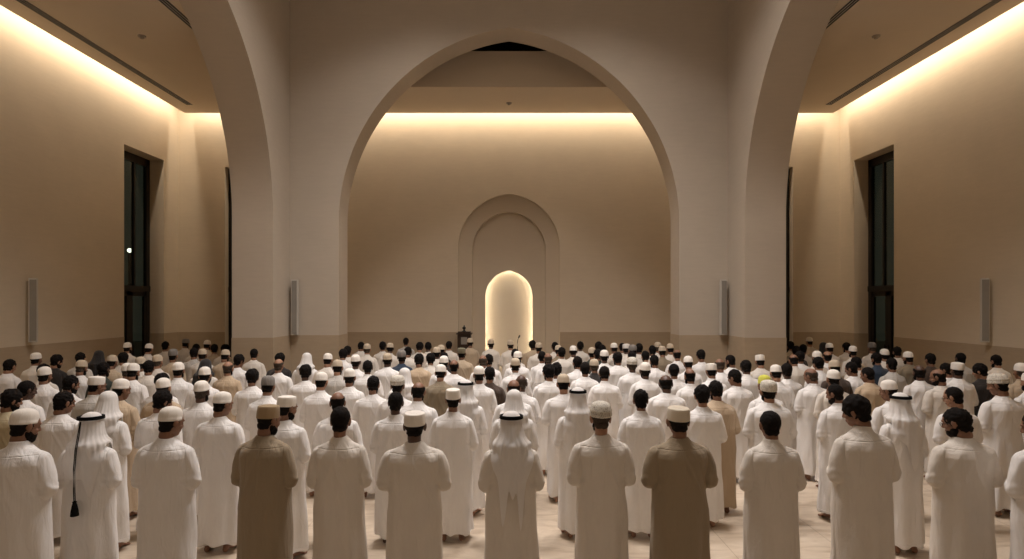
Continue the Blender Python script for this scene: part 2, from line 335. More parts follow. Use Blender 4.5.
# ceiling slots and detectors
def slot_vent(x, y0, y1, label):
    bm = bmesh.new(); bx(bm, x-.085, x+.085, y0, y1, H_CEIL-.006, H_CEIL+.001)
    o = from_bm('ceiling_vent', bm, [M['shell']]); tag(o, label, 'vent', 'linear ceiling vents')
    for dx in (-.06, 0, .06):
        box('vent_slot', (x+dx-.018, x+dx+.018, y0+.02, y1-.02, H_CEIL-.010, H_CEIL-.005), M['black'], o)
slot_vent(-9.2, -2, 17.3, 'long slotted ceiling vent beside the left wall light')
slot_vent(9.2, -2, 17.3, 'long slotted ceiling vent beside the right wall light')
slot_vent(-6.52, 2, 12.9, 'slotted ceiling vent above the left arcade')
slot_vent(6.52, 2, 12.9, 'slotted ceiling vent above the right arcade')
for x, y, lb in ((-7.85, 12.83, 'small round detector on the left aisle ceiling'), (7.85, 12.83, 'small round detector on the right aisle ceiling'), (0, 17.14, 'small round detector on the ceiling above the prayer niche')):
    t = empty('smoke_detector', (x, y, H_CEIL)); tag(t, lb, 'smoke detector', 'ceiling detectors')
    bm = bmesh.new(); bmesh.ops.create_cone(bm, cap_ends=True, segments=24, radius1=.075, radius2=.085, depth=.025, matrix=Matrix.Translation((0, 0, -.0125))); from_bm('base', bm, [M['plastic']], t)
    bm = bmesh.new(); bmesh.ops.create_cone(bm, cap_ends=True, segments=24, radius1=.035, radius2=.05, depth=.035, matrix=Matrix.Translation((0, 0, -.042))); from_bm('sensor', bm, [M['plastic']], t)
# column loudspeakers
def speaker(x, y, z0, h, rz, lb):
    t = empty('column_speaker', (x, y, z0), R(rz)); tag(t, lb, 'speaker', 'wall column loudspeakers')
    w = .15
    box('housing', (-w/2, w/2, -.05, .06, 0, h), M['shell'], t, .006)
    g = box('grille', (-w/2+.02, w/2-.012, -.058, -.05, .03, h-.03), M['grille'], t, .002)
    bm = bmesh.new()
    for z in (.2, h-.2): bx(bm, -.03, .03, .06, .12, z-.04, z+.04)
    from_bm('bracket', bm, [M['metal']], t)
speaker(-10.07, 12.70, 1.84, 1.355, 28, 'tall narrow wall loudspeaker on the left aisle wall')
speaker(10.07, 12.70, 1.84, 1.355, -28, 'tall narrow wall loudspeaker on the right aisle wall')
speaker(-5.14, Y_ARCH-.125, 1.90, 1.33, 0, 'tall narrow wall loudspeaker on the pier left of the central arch')
speaker(5.14, Y_ARCH-.125, 1.90, 1.33, 0, 'tall narrow wall loudspeaker on the pier right of the central arch')
# dark wooden case beside the niche
t = empty('wooden_case', (-1.35, Y_FAR-.32, 0)); tag(t, 'dark wooden case with a small ornament on top, left of the prayer niche', 'case')
box('body', (-.2, .2, -.16, .16, .06, 1.72), M['wood'], t, .008); box('plinth', (-.22, .22, -.18, .18, 0, .06), M['wood'], t, .004)
bm = bmesh.new(); bx(bm, -.235, .235, -.19, .19, 1.72, 1.76); bx(bm, -.19, .19, -.15, .15, 1.76, 1.80); from_bm('cornice', bm, [M['wood']], t)
box('front_panel', (-.09, .09, -.17, -.16, 1.42, 1.64), M['paper'], t, .004)
box('lower_panel', (-.15, .15, -.17, -.16, .2, 1.3), M['wood'], t, .006)
bm = bmesh.new(); prof = [(.07, 0), (.07, .015), (.03, .03), (.022, .06), (.05, .085), (.055, .12), (.03, .15), (.012, .165), (.015, .185), (.004, .2)]
loft(bm, [[(r*math.cos(2*PI*k/20), r*math.sin(2*PI*k/20), z) for k in range(20)] for r, z in prof])
o = from_bm('incense_burner', bm, [M['metal']], None, True); o.location = (-1.36, Y_FAR-.32, 1.80); tag(o, 'small dark incense burner standing on the wooden case', 'incense burner')
# microphone
t = empty('microphone_stand', (.27, Y_FAR-.55, 0)); tag(t, 'black gooseneck microphone on a thin stand in front of the glowing niche', 'microphone')
bm = bmesh.new(); bmesh.ops.create_cone(bm, cap_ends=True, segments=32, radius1=.14, radius2=.12, depth=.025, matrix=Matrix.Translation((0, 0, .0125))); from_bm('base', bm, [M['metal']], t)
bm = bmesh.new(); sweep(bm, [(0, 0, .02), (0, 0, 1.2)], .011, 10); from_bm('pole', bm, [M['metal']], t, True)
bm = bmesh.new(); sweep(bm, [(0, 0, 1.2), (-.02, 0, 1.35), (-.02, 0, 1.48), (0, 0, 1.58), (.02, 0, 1.63)], .009, 8); from_bm('gooseneck', bm, [M['metal']], t, True)
bm = bmesh.new(); tube(bm, [(.02, 0, 1.63), (.045, 0, 1.68)], [.02, .026]); from_bm('microphone_head', bm, [M['cord']], t, True)
# lamp outside in the night
t = empty('street_lamp', (-13.85, 21.9, 0)); tag(t, 'street lamp glowing outside the left aisle window', 'street lamp')
bm = bmesh.new(); sweep(bm, [(0, 0, 0), (0, 0, 4.5)], .05, 10); from_bm('pole', bm, [M['metal']], t)
bm = bmesh.new(); ell(bm, (0, 0, 4.58), (.075, .075, .075)); from_bm('lamp_head', bm, [M['lamp']], t, True)
struct(box('ground', (-40, 40, Y_BACK-10, 45, -.35, -.21), M['dark']))

# ------------------------------------------------------------------ people
# body space: facing +Y, feet on z = 0, 1.72 m tall
PIVOT = Vector((0, -.005, 1.49)); HC = Vector((0, .012, .110))
def head_matrix(bow, yaw): return Matrix.Translation(PIVOT) @ Matrix.Rotation(R(yaw), 4, 'Z') @ Matrix.Rotation(R(-bow), 4, 'X') @ Matrix.Translation(HC) @ Matrix.Scale(1.05, 4)
POSES = [head_matrix(9, 0), head_matrix(16, -32), head_matrix(18, 38), head_matrix(20, 0), head_matrix(14, 9)]
def make_body(hm):
    bm = bmesh.new()
    h = bmesh.new()
    ell(h, (0, -.008, .022), (.075, .096, .092)); ell(h, (0, .028, -.03), (.060, .062, .072)); ell(h, (0, .048, -.078), (.040, .040, .034))
    ell(h, (0, .078, .028), (.050, .018, .013))                                     # brow
    tube(h, [(0, .086, .012), (0, .101, -.022)], [.009, .014]); ell(h, (-.012, .094, -.026), (.009, .01, .008)); ell(h, (.012, .094, -.026), (.009, .01, .008))
    for s in (-1, 1):
        ell(h, (s*.028, .076, .002), (.014, .012, .011)); ell(h, (s*.045, .06, -.03), (.018, .018, .02))
        ell(h, (s*.080, -.006, -.006), (.009, .019, .031), Matrix.Rotation(R(s*-18), 4, 'Z')); ell(h, (s*.077, -.002, -.034), (.008, .010, .013))
    ell(h, (0, .086, -.052), (.024, .012, .006)); ell(h, (0, .085, -.062), (.021, .012, .007))
    tube(h, [(0, -.016, -.05), (0, -.022, -.11)], [.053, .051])
    bmesh.ops.transform(h, matrix=hm, verts=h.verts[:])
    me = bpy.data.meshes.new('t'); h.to_mesh(me); h.free(); bm.from_mesh(me); bpy.data.meshes.remove(me)
    tube(bm, [(0, -.012, 1.38), (0, -.006, 1.49), (hm @ Vector((0, -.018, -.05)))], [.058, .051, .051])
    ell(bm, (0, -.005, 1.24), (.155, .095, .17)); ell(bm, (0, 0, 1.06), (.145, .105, .17)); ell(bm, (0, -.005, .90), (.16, .115, .12))
    for s in (-1, 1):
        tube(bm, [(s*.06, -.01, 1.34), (s*.155, -.008, 1.305), (s*.225, -.02, 1.075), (s*.09, .185, 1.10)], [.045, .045, .036, .026])
        tube(bm, [(s*.085, 0, .88), (s*.092, .012, .48), (s*.095, -.03, .27), (s*.10, -.045, .085)], [.085, .058, .055, .034])
        ell(bm, (s*.10, -.068, .035), (.032, .036, .034)); tube(bm, [(s*.10, -.055, .06), (s*.123, .045, .04), (s*.142, .105, .022)], [.034, .034, .020])
        for k, (dx, L) in enumerate(((-.026, .158), (-.009, .160), (.006, .152), (.020, .142), (.032, .130))):
            x = s*(.144+dx); tube(bm, [(x, .09, .020), (x+s*.012, L, .013)], [.014, .012 if k == 0 else .009], 8)
        # palm and five fingers, right hand resting over the left
        z0, y0 = (1.115, .205) if s > 0 else (1.085, .185)
        tube(bm, [(s*.09, .185, 1.10), (s*.055, y0, z0), (s*.005, y0+.006, z0+.004)], [.026, .027, .024])
        for k in range(4):
            zz = z0+.027-.018*k; L = (.070, .078, .073, .058)[k]
            tube(bm, [(s*.005, y0+.008, zz), (s*(.005-L*.5), y0+.010, zz-.002), (s*(.005-L), y0-.010, zz-.006)], [.0095, .009, .0075], 8)
        tube(bm, [(s*.05, y0+.004, z0+.02), (s*.028, y0+.012, z0+.048), (s*.004, y0+.008, z0+.058)], [.012, .0105, .0085], 8)
    me = fuse(bm, .0058, 2, 'body', .45)
    inv = hm.inverted()
    for m in (SKIN[0], M['eye'], M['lip']): me.materials.append(m)
    for p in me.polygons:
        c = inv @ p.center
        if c.y > .07 and abs(abs(c.x)-.028) < .011 and abs(c.z-.002) < .0055: p.material_index = 1
        elif c.y > .075 and abs(c.x) < .024 and -.070 < c.z < -.046: p.material_index = 2
    return me
BODY = [make_body(h) for h in POSES]

def ring(z, a, b, cy, p=2.3, n=40):
    out = []
    for k in range(n):
        t = 2*PI*k/n; c, s = math.cos(t), math.sin(t)
        out.append((a*math.copysign(abs(c)**(2/p), c), cy+b*math.copysign(abs(s)**(2/p), s), z))
    return out
def make_robe(seed, loose, collar):
    bm = bmesh.new()
    P = [(.10, .232, .170, -.005), (.30, .224, .160, -.005), (.60, .222, .150, -.005), (.85, .224, .148, -.005), (.98, .212, .146, 0), (1.10, .200, .142, 0), (1.22, .202, .142, -.004), (1.30, .210, .138, -.012), (1.342, .196, .124, -.014), (1.383, .160, .110, -.012), (1.415, .115, .092, -.008), (1.446, .080, .076, -.004), (1.466, .066, .066, -.002)]
    loft(bm, [ring(z, a*(1+loose*(z < 1.3)), b*(1+loose), cy, 2.3 if z < 1.38 else 2.0) for z, a, b, cy in P])
    for s in (-1, 1):
        tube(bm, [(s*.07, -.012, 1.375), (s*.168, -.010, 1.322), (s*.205, -.015, 1.22), (s*.228, -.02, 1.085), (s*.165, .085, 1.085), (s*.088, .170, 1.10)], [.062, .068, .064, .062, .058, .050], 18)
    if collar: loft(bm, [ring(z, a, a, -.006, 2) for z, a in ((1.44, .072), (1.452, .071), (1.478, .067), (1.482, .066))])
    me = fuse(bm, .0085, 5, 'robe')
    off = Vector((seed*7.3, seed*3.1, seed*1.7))
    nr = [v.normal.copy() for v in me.vertices]
    for v, nn in zip(me.vertices, nr):
        x, y, z = v.co; ang = math.atan2(y, x)
        k = max(0, min(1, (1.15-z)/1.0))
        d = .024*k*math.sin(ang*6+seed*1.3+2.2*noise.noise(Vector((ang*1.2, z*.9, seed*5))))*(.5+.5*noise.noise(off+Vector((ang, z*1.2, 3))))
        d += .018*noise.noise(off+Vector((x*9, y*9, z*2.6)))*(.5+k)
        u = max(0, min(1, (1.40-z)/.08))*max(0, min(1, (z-.9)/.15))
        rg = 1-abs(noise.noise(off+Vector((x*7+z*2.5*(1 if x > 0 else -1), y*5, z*3.2+abs(x)*6))))*2.2
        d += .009*u*max(0, rg)
        if abs(x) > .16: d += .003*math.sin(z*85+noise.noise(Vector((x*8, y*8, z*6)))*7)*max(0, 1-abs(z-1.10)/.09)
        v.co += nn*d
    return me
ROBES = [make_robe(1, 0, 0), make_robe(2, .03, 1), make_robe(3, -.02, 0), make_robe(4, .05, 0)]
ROBE_BVH = None

# hair, caps, scarves are made in head space
def shell(r, c, cut=None, nz=.004, sc=26, seg=36):
    bm = bmesh.new(); ell(bm, c, r, seg=seg)
    for v in bm.verts:
        n = (v.co-Vector(c)).normalized(); v.co += n*(nz*noise.noise(v.co*sc))
    if cut: bmesh.ops.delete(bm, geom=[v for v in bm.verts if cut(v.co)], context='VERTS')
    me = bpy.data.meshes.new('hair'); bm.to_mesh(me); bm.free()
    for p in me.polygons: p.use_smooth = True
    return me
def hairline(p): return p.y > .045 and p.z < .045 or p.y > .02 and p.z < -.02 or p.z < -.092
def nape(me_r):
    bm = bmesh.new(); ell(bm, *me_r[0], seg=36); ell(bm, (0, -.036, -.056), (.060, .053, .044), seg=24)
    for s in (-1, 1): ell(bm, (s*.068, .012, -.005), (.010, .012, .03), seg=12)
    m = fuse(bm, .005, 2, 'hair', .5)
    for v in m.vertices: v.co += v.normal*(me_r[1]*noise.noise(v.co*me_r[2]))
    return m
HAIR = dict(short=nape((((0, -.018, .026), (.0815, .094, .094)), .005, 60)), crop=nape((((0, -.016, .028), (.0835, .095, .097)), .010, 50)), full=nape((((0, -.014, .032), (.090, .101, .104)), .011, 34)))
def fringe_mesh():
    m = nape((((0, -.018, .026), (.0810, .0935, .094)), .003, 60)); bm = bmesh.new(); bm.from_mesh(m)
    bmesh.ops.delete(bm, geom=[v for v in bm.verts if v.co.z > .068+.35*min(0, v.co.y)+.012*noise.noise(v.co*40) or v.co.y > .03], context='VERTS')
    bm.to_mesh(m); bm.free(); return m
HAIR['fringe'] = fringe_mesh()
def beard_mesh():
    bm = bmesh.new(); ell(bm, (0, .044, -.082), (.056, .052, .046)); ell(bm, (0, .02, -.06), (.066, .05, .045))
    m = fuse(bm, .005, 2, 'beard')
    for v in m.vertices: v.co += v.normal*(.005*noise.noise(v.co*50))
    return m
BEARD = beard_mesh()
def cap_mesh(prof, ribs=0, amp=0, seg=48, sy=1.17):
    bm = bmesh.new(); rings = []
    for i, (r, z) in enumerate(prof):
        rings.append([((r*(1+amp*math.cos(ribs*2*PI*k/seg)))*math.cos(2*PI*k/seg), (r*(1+amp*math.cos(ribs*2*PI*k/seg)))*sy*math.sin(2*PI*k/seg), z+.0012*noise.noise(Vector((k*.3, i*.8, 2)))) for k in range(seg)])
    loft(bm, rings); bmesh.ops.recalc_face_normals(bm, faces=bm.faces[:])
    bmesh.ops.transform(bm, matrix=Matrix.Translation((0, -.016, .012)) @ Matrix.Rotation(R(11), 4, 'X'), verts=bm.verts[:])
    me = bpy.data.meshes.new('skullcap'); bm.to_mesh(me); bm.free()
    for p in me.polygons: p.use_smooth = True
    return me
CAPM = dict(
    dome=cap_mesh([(.082, .006), (.0845, .004), (.0858, .008), (.0858, .024), (.0850, .0255), (.0850, .045), (.0805, .070), (.073, .091), (.060, .105), (.043, .115), (.023, .121), (.002, .123)]),
    flat=cap_mesh([(.083, .003), (.0855, .001), (.0865, .006), (.0865, .034), (.0850, .064), (.0825, .092), (.079, .099), (.0745, .102), (.073, .101), (.05, .109), (.02, .113), (.002, .1135)]),
    knit=cap_mesh([(.083, .002), (.086, .0), (.0875, .006), (.088, .03), (.0875, .058), (.084, .082), (.076, .103), (.060, .117), (.040, .125), (.018, .129), (.002, .130)], 24, .012, 96),
    wrap=cap_mesh([(.086, .008), (.090, .006), (.096, .016), (.0955, .030), (.090, .036), (.094, .045), (.0945, .060), (.089, .068), (.084, .090), (.070, .110), (.048, .121), (.02, .126), (.002, .127)], 7, .02, 84))
def cord_mesh():
    bm = bmesh.new()
    for z, r in ((.066, .0935), (.081, .0915)):
        sweep(bm, [(r*math.cos(2*PI*k/40), r*1.15*math.sin(2*PI*k/40), z) for k in range(40)], .0085, 8, True)
    bmesh.ops.transform(bm, matrix=Matrix.Translation((0, -.012, .004)) @ Matrix.Rotation(R(7), 4, 'X'), verts=bm.verts[:])
    me = bpy.data.meshes.new('head_cord'); bm.to_mesh(me); bm.free()
    for p in me.polygons: p.use_smooth = True
    return me
CORD = cord_mesh()
def scarf_mesh(pose, seed, hem, tails, robe):
    """cloth draped over the crown, falling to the shoulders and back"""
    bvh = BVHTree.FromPolygons([v.co for v in robe.vertices], [p.vertices for p in robe.polygons])
    hm = POSES[pose]; hc = hm @ Vector((0, -.008, .022)); NU, NV = 96, 60; TH = R(142); crown = [(0, .110), (.030, .106), (.055, .094), (.074, .074), (.086, .048), (.093, .016)]
    bm = bmesh.new(); G = []
    for i in range(NU+1):
        th = -TH+2*TH*i/NU; dx, dy = math.sin(th), -math.cos(th); aw = abs(th)
        col = []
        back = math.exp(-(aw/R(62))**4)
        hz = hem*back + (1-back)*(1.435 if aw < R(112) else 1.37)
        for (t0, wd, ln) in tails: hz -= ln*max(0, 1-abs(math.degrees(th)-t0)/wd)
        path = [(r, hc.z+z) for r, z in crown]
        zn = hc.z-.06
        path += [(.104, zn), (.116, zn-.05), (.138, 1.475), (.164, 1.455)]
        z = 1.455
        path += [(.165+.01*back, (z+hz)/2), (.165+.02*back, hz)]
        # resample by arc length
        L = [0]
        for a, b in zip(path, path[1:]): L.append(L[-1]+math.dist(a, b))
        for j in range(NV+1):
            s = L[-1]*j/NV; k = 0
            while k < len(L)-2 and L[k+1] < s: k += 1
            f = (s-L[k])/(L[k+1]-L[k]); r = path[k][0]*(1-f)+path[k+1][0]*f; zz = path[k][1]*(1-f)+path[k+1][1]*f
            dn = max(0, min(1, (hc.z+.04-zz)/.25))
            r += dn*(.008*math.sin(th*9+seed+1.5*noise.noise(Vector((th*2, zz*3, seed))))+.006*math.sin(th*21+seed*2+zz*4)+.010*noise.noise(Vector((th*3+seed, zz*5, 1))))
            lean = max(0, min(1, (zz-1.42)/.2)); yy = hc.y*lean+(-.01)*(1-lean)
            p = Vector((dx*r*(1.0), yy+dy*r*(1.13 if zz > 1.5 else 1.13-.25*min(1, (1.5-zz)/.15)), zz))
            if zz < 1.50:
                d = Vector((dx, dy, 0)); o = Vector((0, -.005, zz))
                co, n, idx, dd = bvh.ray_cast(o+d*.8, -d, .8)
                if co is not None and (co-o).length > (p-o).length-.013: p = co+d*.013
            col.append(bm.verts.new(p))
        G.append(col)
    for i in range(NU):
        for j in range(NV): bm.faces.new((G[i][j], G[i+1][j], G[i+1][j+1], G[i][j+1]))
    bmesh.ops.remove_doubles(bm, verts=bm.verts[:], dist=.0006)
    for _ in range(3): bmesh.ops.smooth_vert(bm, verts=[v for v in bm.verts if v.co.z < 1.62], factor=.5, use_axis_x=True, use_axis_y=True, use_axis_z=True)
    bmesh.ops.recalc_face_normals(bm, faces=bm.faces[:])
    if sum(f.normal.dot(f.calc_center_median()-Vector((0, 0, f.calc_center_median().z))) for f in bm.faces) < 0: bmesh.ops.reverse_faces(bm, faces=bm.faces[:])
    ret = bmesh.ops.solidify(bm, geom=bm.faces[:], thickness=.0018)
    me = bpy.data.meshes.new('headscarf'); bm.to_mesh(me); bm.free()
    for p in me.polygons: p.use_smooth = True
    return me
SCARVES = {
    'G2': scarf_mesh(0, 1.0, 1.08, [(-27, 15, .40), (24, 13, .46), (0, 9, .12)], ROBES[0]),
    'Ga': scarf_mesh(0, 2.3, 1.14, [(-38, 20, .10), (34, 22, .22)], ROBES[0]),
    'G': scarf_mesh(0, 3.7, 1.20, [(10, 30, .32)], ROBES[0]),
    'S': scarf_mesh(3, 5.1, 1.22, [(-20, 30, .18)], ROBES[0])}
def glasses_mesh():
    bm = bmesh.new()
    for s in (-1, 1):
        sweep(bm, [(s*.031+.021*math.cos(2*PI*k/20), .098, .002+.016*math.sin(2*PI*k/20)) for k in range(20)], .0016, 6, True)
        sweep(bm, [(s*.052, .096, .006), (s*.080, .03, .006), (s*.088, -.005, .004)], .0018, 6)
    sweep(bm, [(-.010, .099, .004), (.010, .099, .004)], .0016, 6)
    me = bpy.data.meshes.new('glasses'); bm.to_mesh(me); bm.free(); return me
GLASSES = glasses_mesh()
def tassel_mesh():
    bm = bmesh.new()
    for dx in (-.006, .006): sweep(bm, [(dx*.6, -.125, 1.665), (dx, -.150, 1.55), (dx, -.185, 1.42), (dx, -.205, 1.25), (dx, -.205, 1.08), (dx, -.20, .965)], .0045, 6)
    prof = [(.008, 0), (.018, -.008), (.015, -.022), (.020, -.035), (.030, -.09), (.034, -.135), (.002, -.136)]
    loft(bm, [[(r*math.cos(2*PI*k/16), -.20+r*math.sin(2*PI*k/16), .965+z) for k in range(16)] for r, z in prof])
    bmesh.ops.recalc_face_normals(bm, faces=bm.faces[:])
    me = bpy.data.meshes.new('tassel'); bm.to_mesh(me); bm.free(); return me
TASSEL = tassel_mesh()

DYED = {}
def dyed(me, mat):
    """the same mesh data in one material, shared by every copy that wears it"""
    k = (me.name, mat.name)
    if k not in DYED:
        c = me.copy()
        if len(c.materials): c.materials[0] = mat
        else: c.materials.append(mat)
        DYED[k] = c
    return DYED[k]
def piece(name, me, mat, root, mtx=None):
    o = bpy.data.objects.new(name, dyed(me, mat)); COL.objects.link(o); o.parent = root
    if mtx is not None: o.matrix_local = mtx
    return o
CAPKIND = {'K': ('dome', 'white'), 'KF': ('flat', 'white'), 'TF': ('flat', 'tan'), 'CF': ('flat', 'cream'), 'T': ('dome', 'beige'), 'R': ('knit', 'grey'), 'P': ('knit', 'pattern'), 'O': ('flat', 'olive'), 'Y': ('dome', 'yellow')}
def person(x, y, stand, head, robe, yaw, skin, flags, label, rnd):
    root = empty('person', (x, y, 0), R(rnd.uniform(-4, 4)))
    tag(root, label, 'person', 'worshippers standing in prayer rows')
    k = stand/1.745; st = 1.13 if flags & 8 else rnd.uniform(.97, 1.04)
    root.scale = (k*st, k*(1+(st-1)*.7), k)
    pose = yaw
    if head in ('G', 'G2'): pose = 0
    if head in ('S', 'F'): pose = 3
    if skin < 0: skin = rnd.choice([0, 0, 1, 1, 1, 2])
    piece('body', BODY[pose], SKIN[skin], root)
    hm = POSES[pose]
    rm = ROBES[0] if head in ('G', 'G2', 'S', 'F') else rnd.choice(ROBES)
    piece('robe', rm, ROBE[robe], root)
    if head in ('G', 'G2', 'S', 'F'):
        piece('headscarf', SCARVES['Ga' if flags & 4 else head if head != 'F' else 'S'], SCARFK if head == 'F' else SCARF, root)
        if head[0] == 'G': piece('head_cord', CORD, M['cord'], root, hm @ Matrix.Diagonal((.99, 1.0, 1, 1)))
        if flags & 4: piece('tassel', TASSEL, M['cord'], root)
    elif head in CAPKIND:
        piece('hair', HAIR['short'], M['hairb'] if rnd.random() < .15 else M['hair'], root, hm @ Matrix.Diagonal((.965, .975, .98, 1)))
        g, c = CAPKIND[head]
        if head == 'P' and rnd.random() < .5: g = 'wrap'
        piece('skullcap', CAPM[g], CAP[c], root, hm @ Matrix.Diagonal((.945, .95, .985, 1)))
    elif head == 'B': piece('hair', HAIR['fringe'], M['hairb'] if rnd.random() < .4 else M['hair'], root, hm)
    elif head == 'BT': pass
    else: piece('hair', HAIR['full' if head == 'HF' else rnd.choice(['crop', 'crop', 'short', 'full'])], M['hair'], root, hm)
    if flags & 1 or rnd.random() < .35: piece('beard', BEARD, M['hair'], root, hm)
    if flags & 2: piece('glasses', GLASSES, M['metal'], root, hm)
    return root

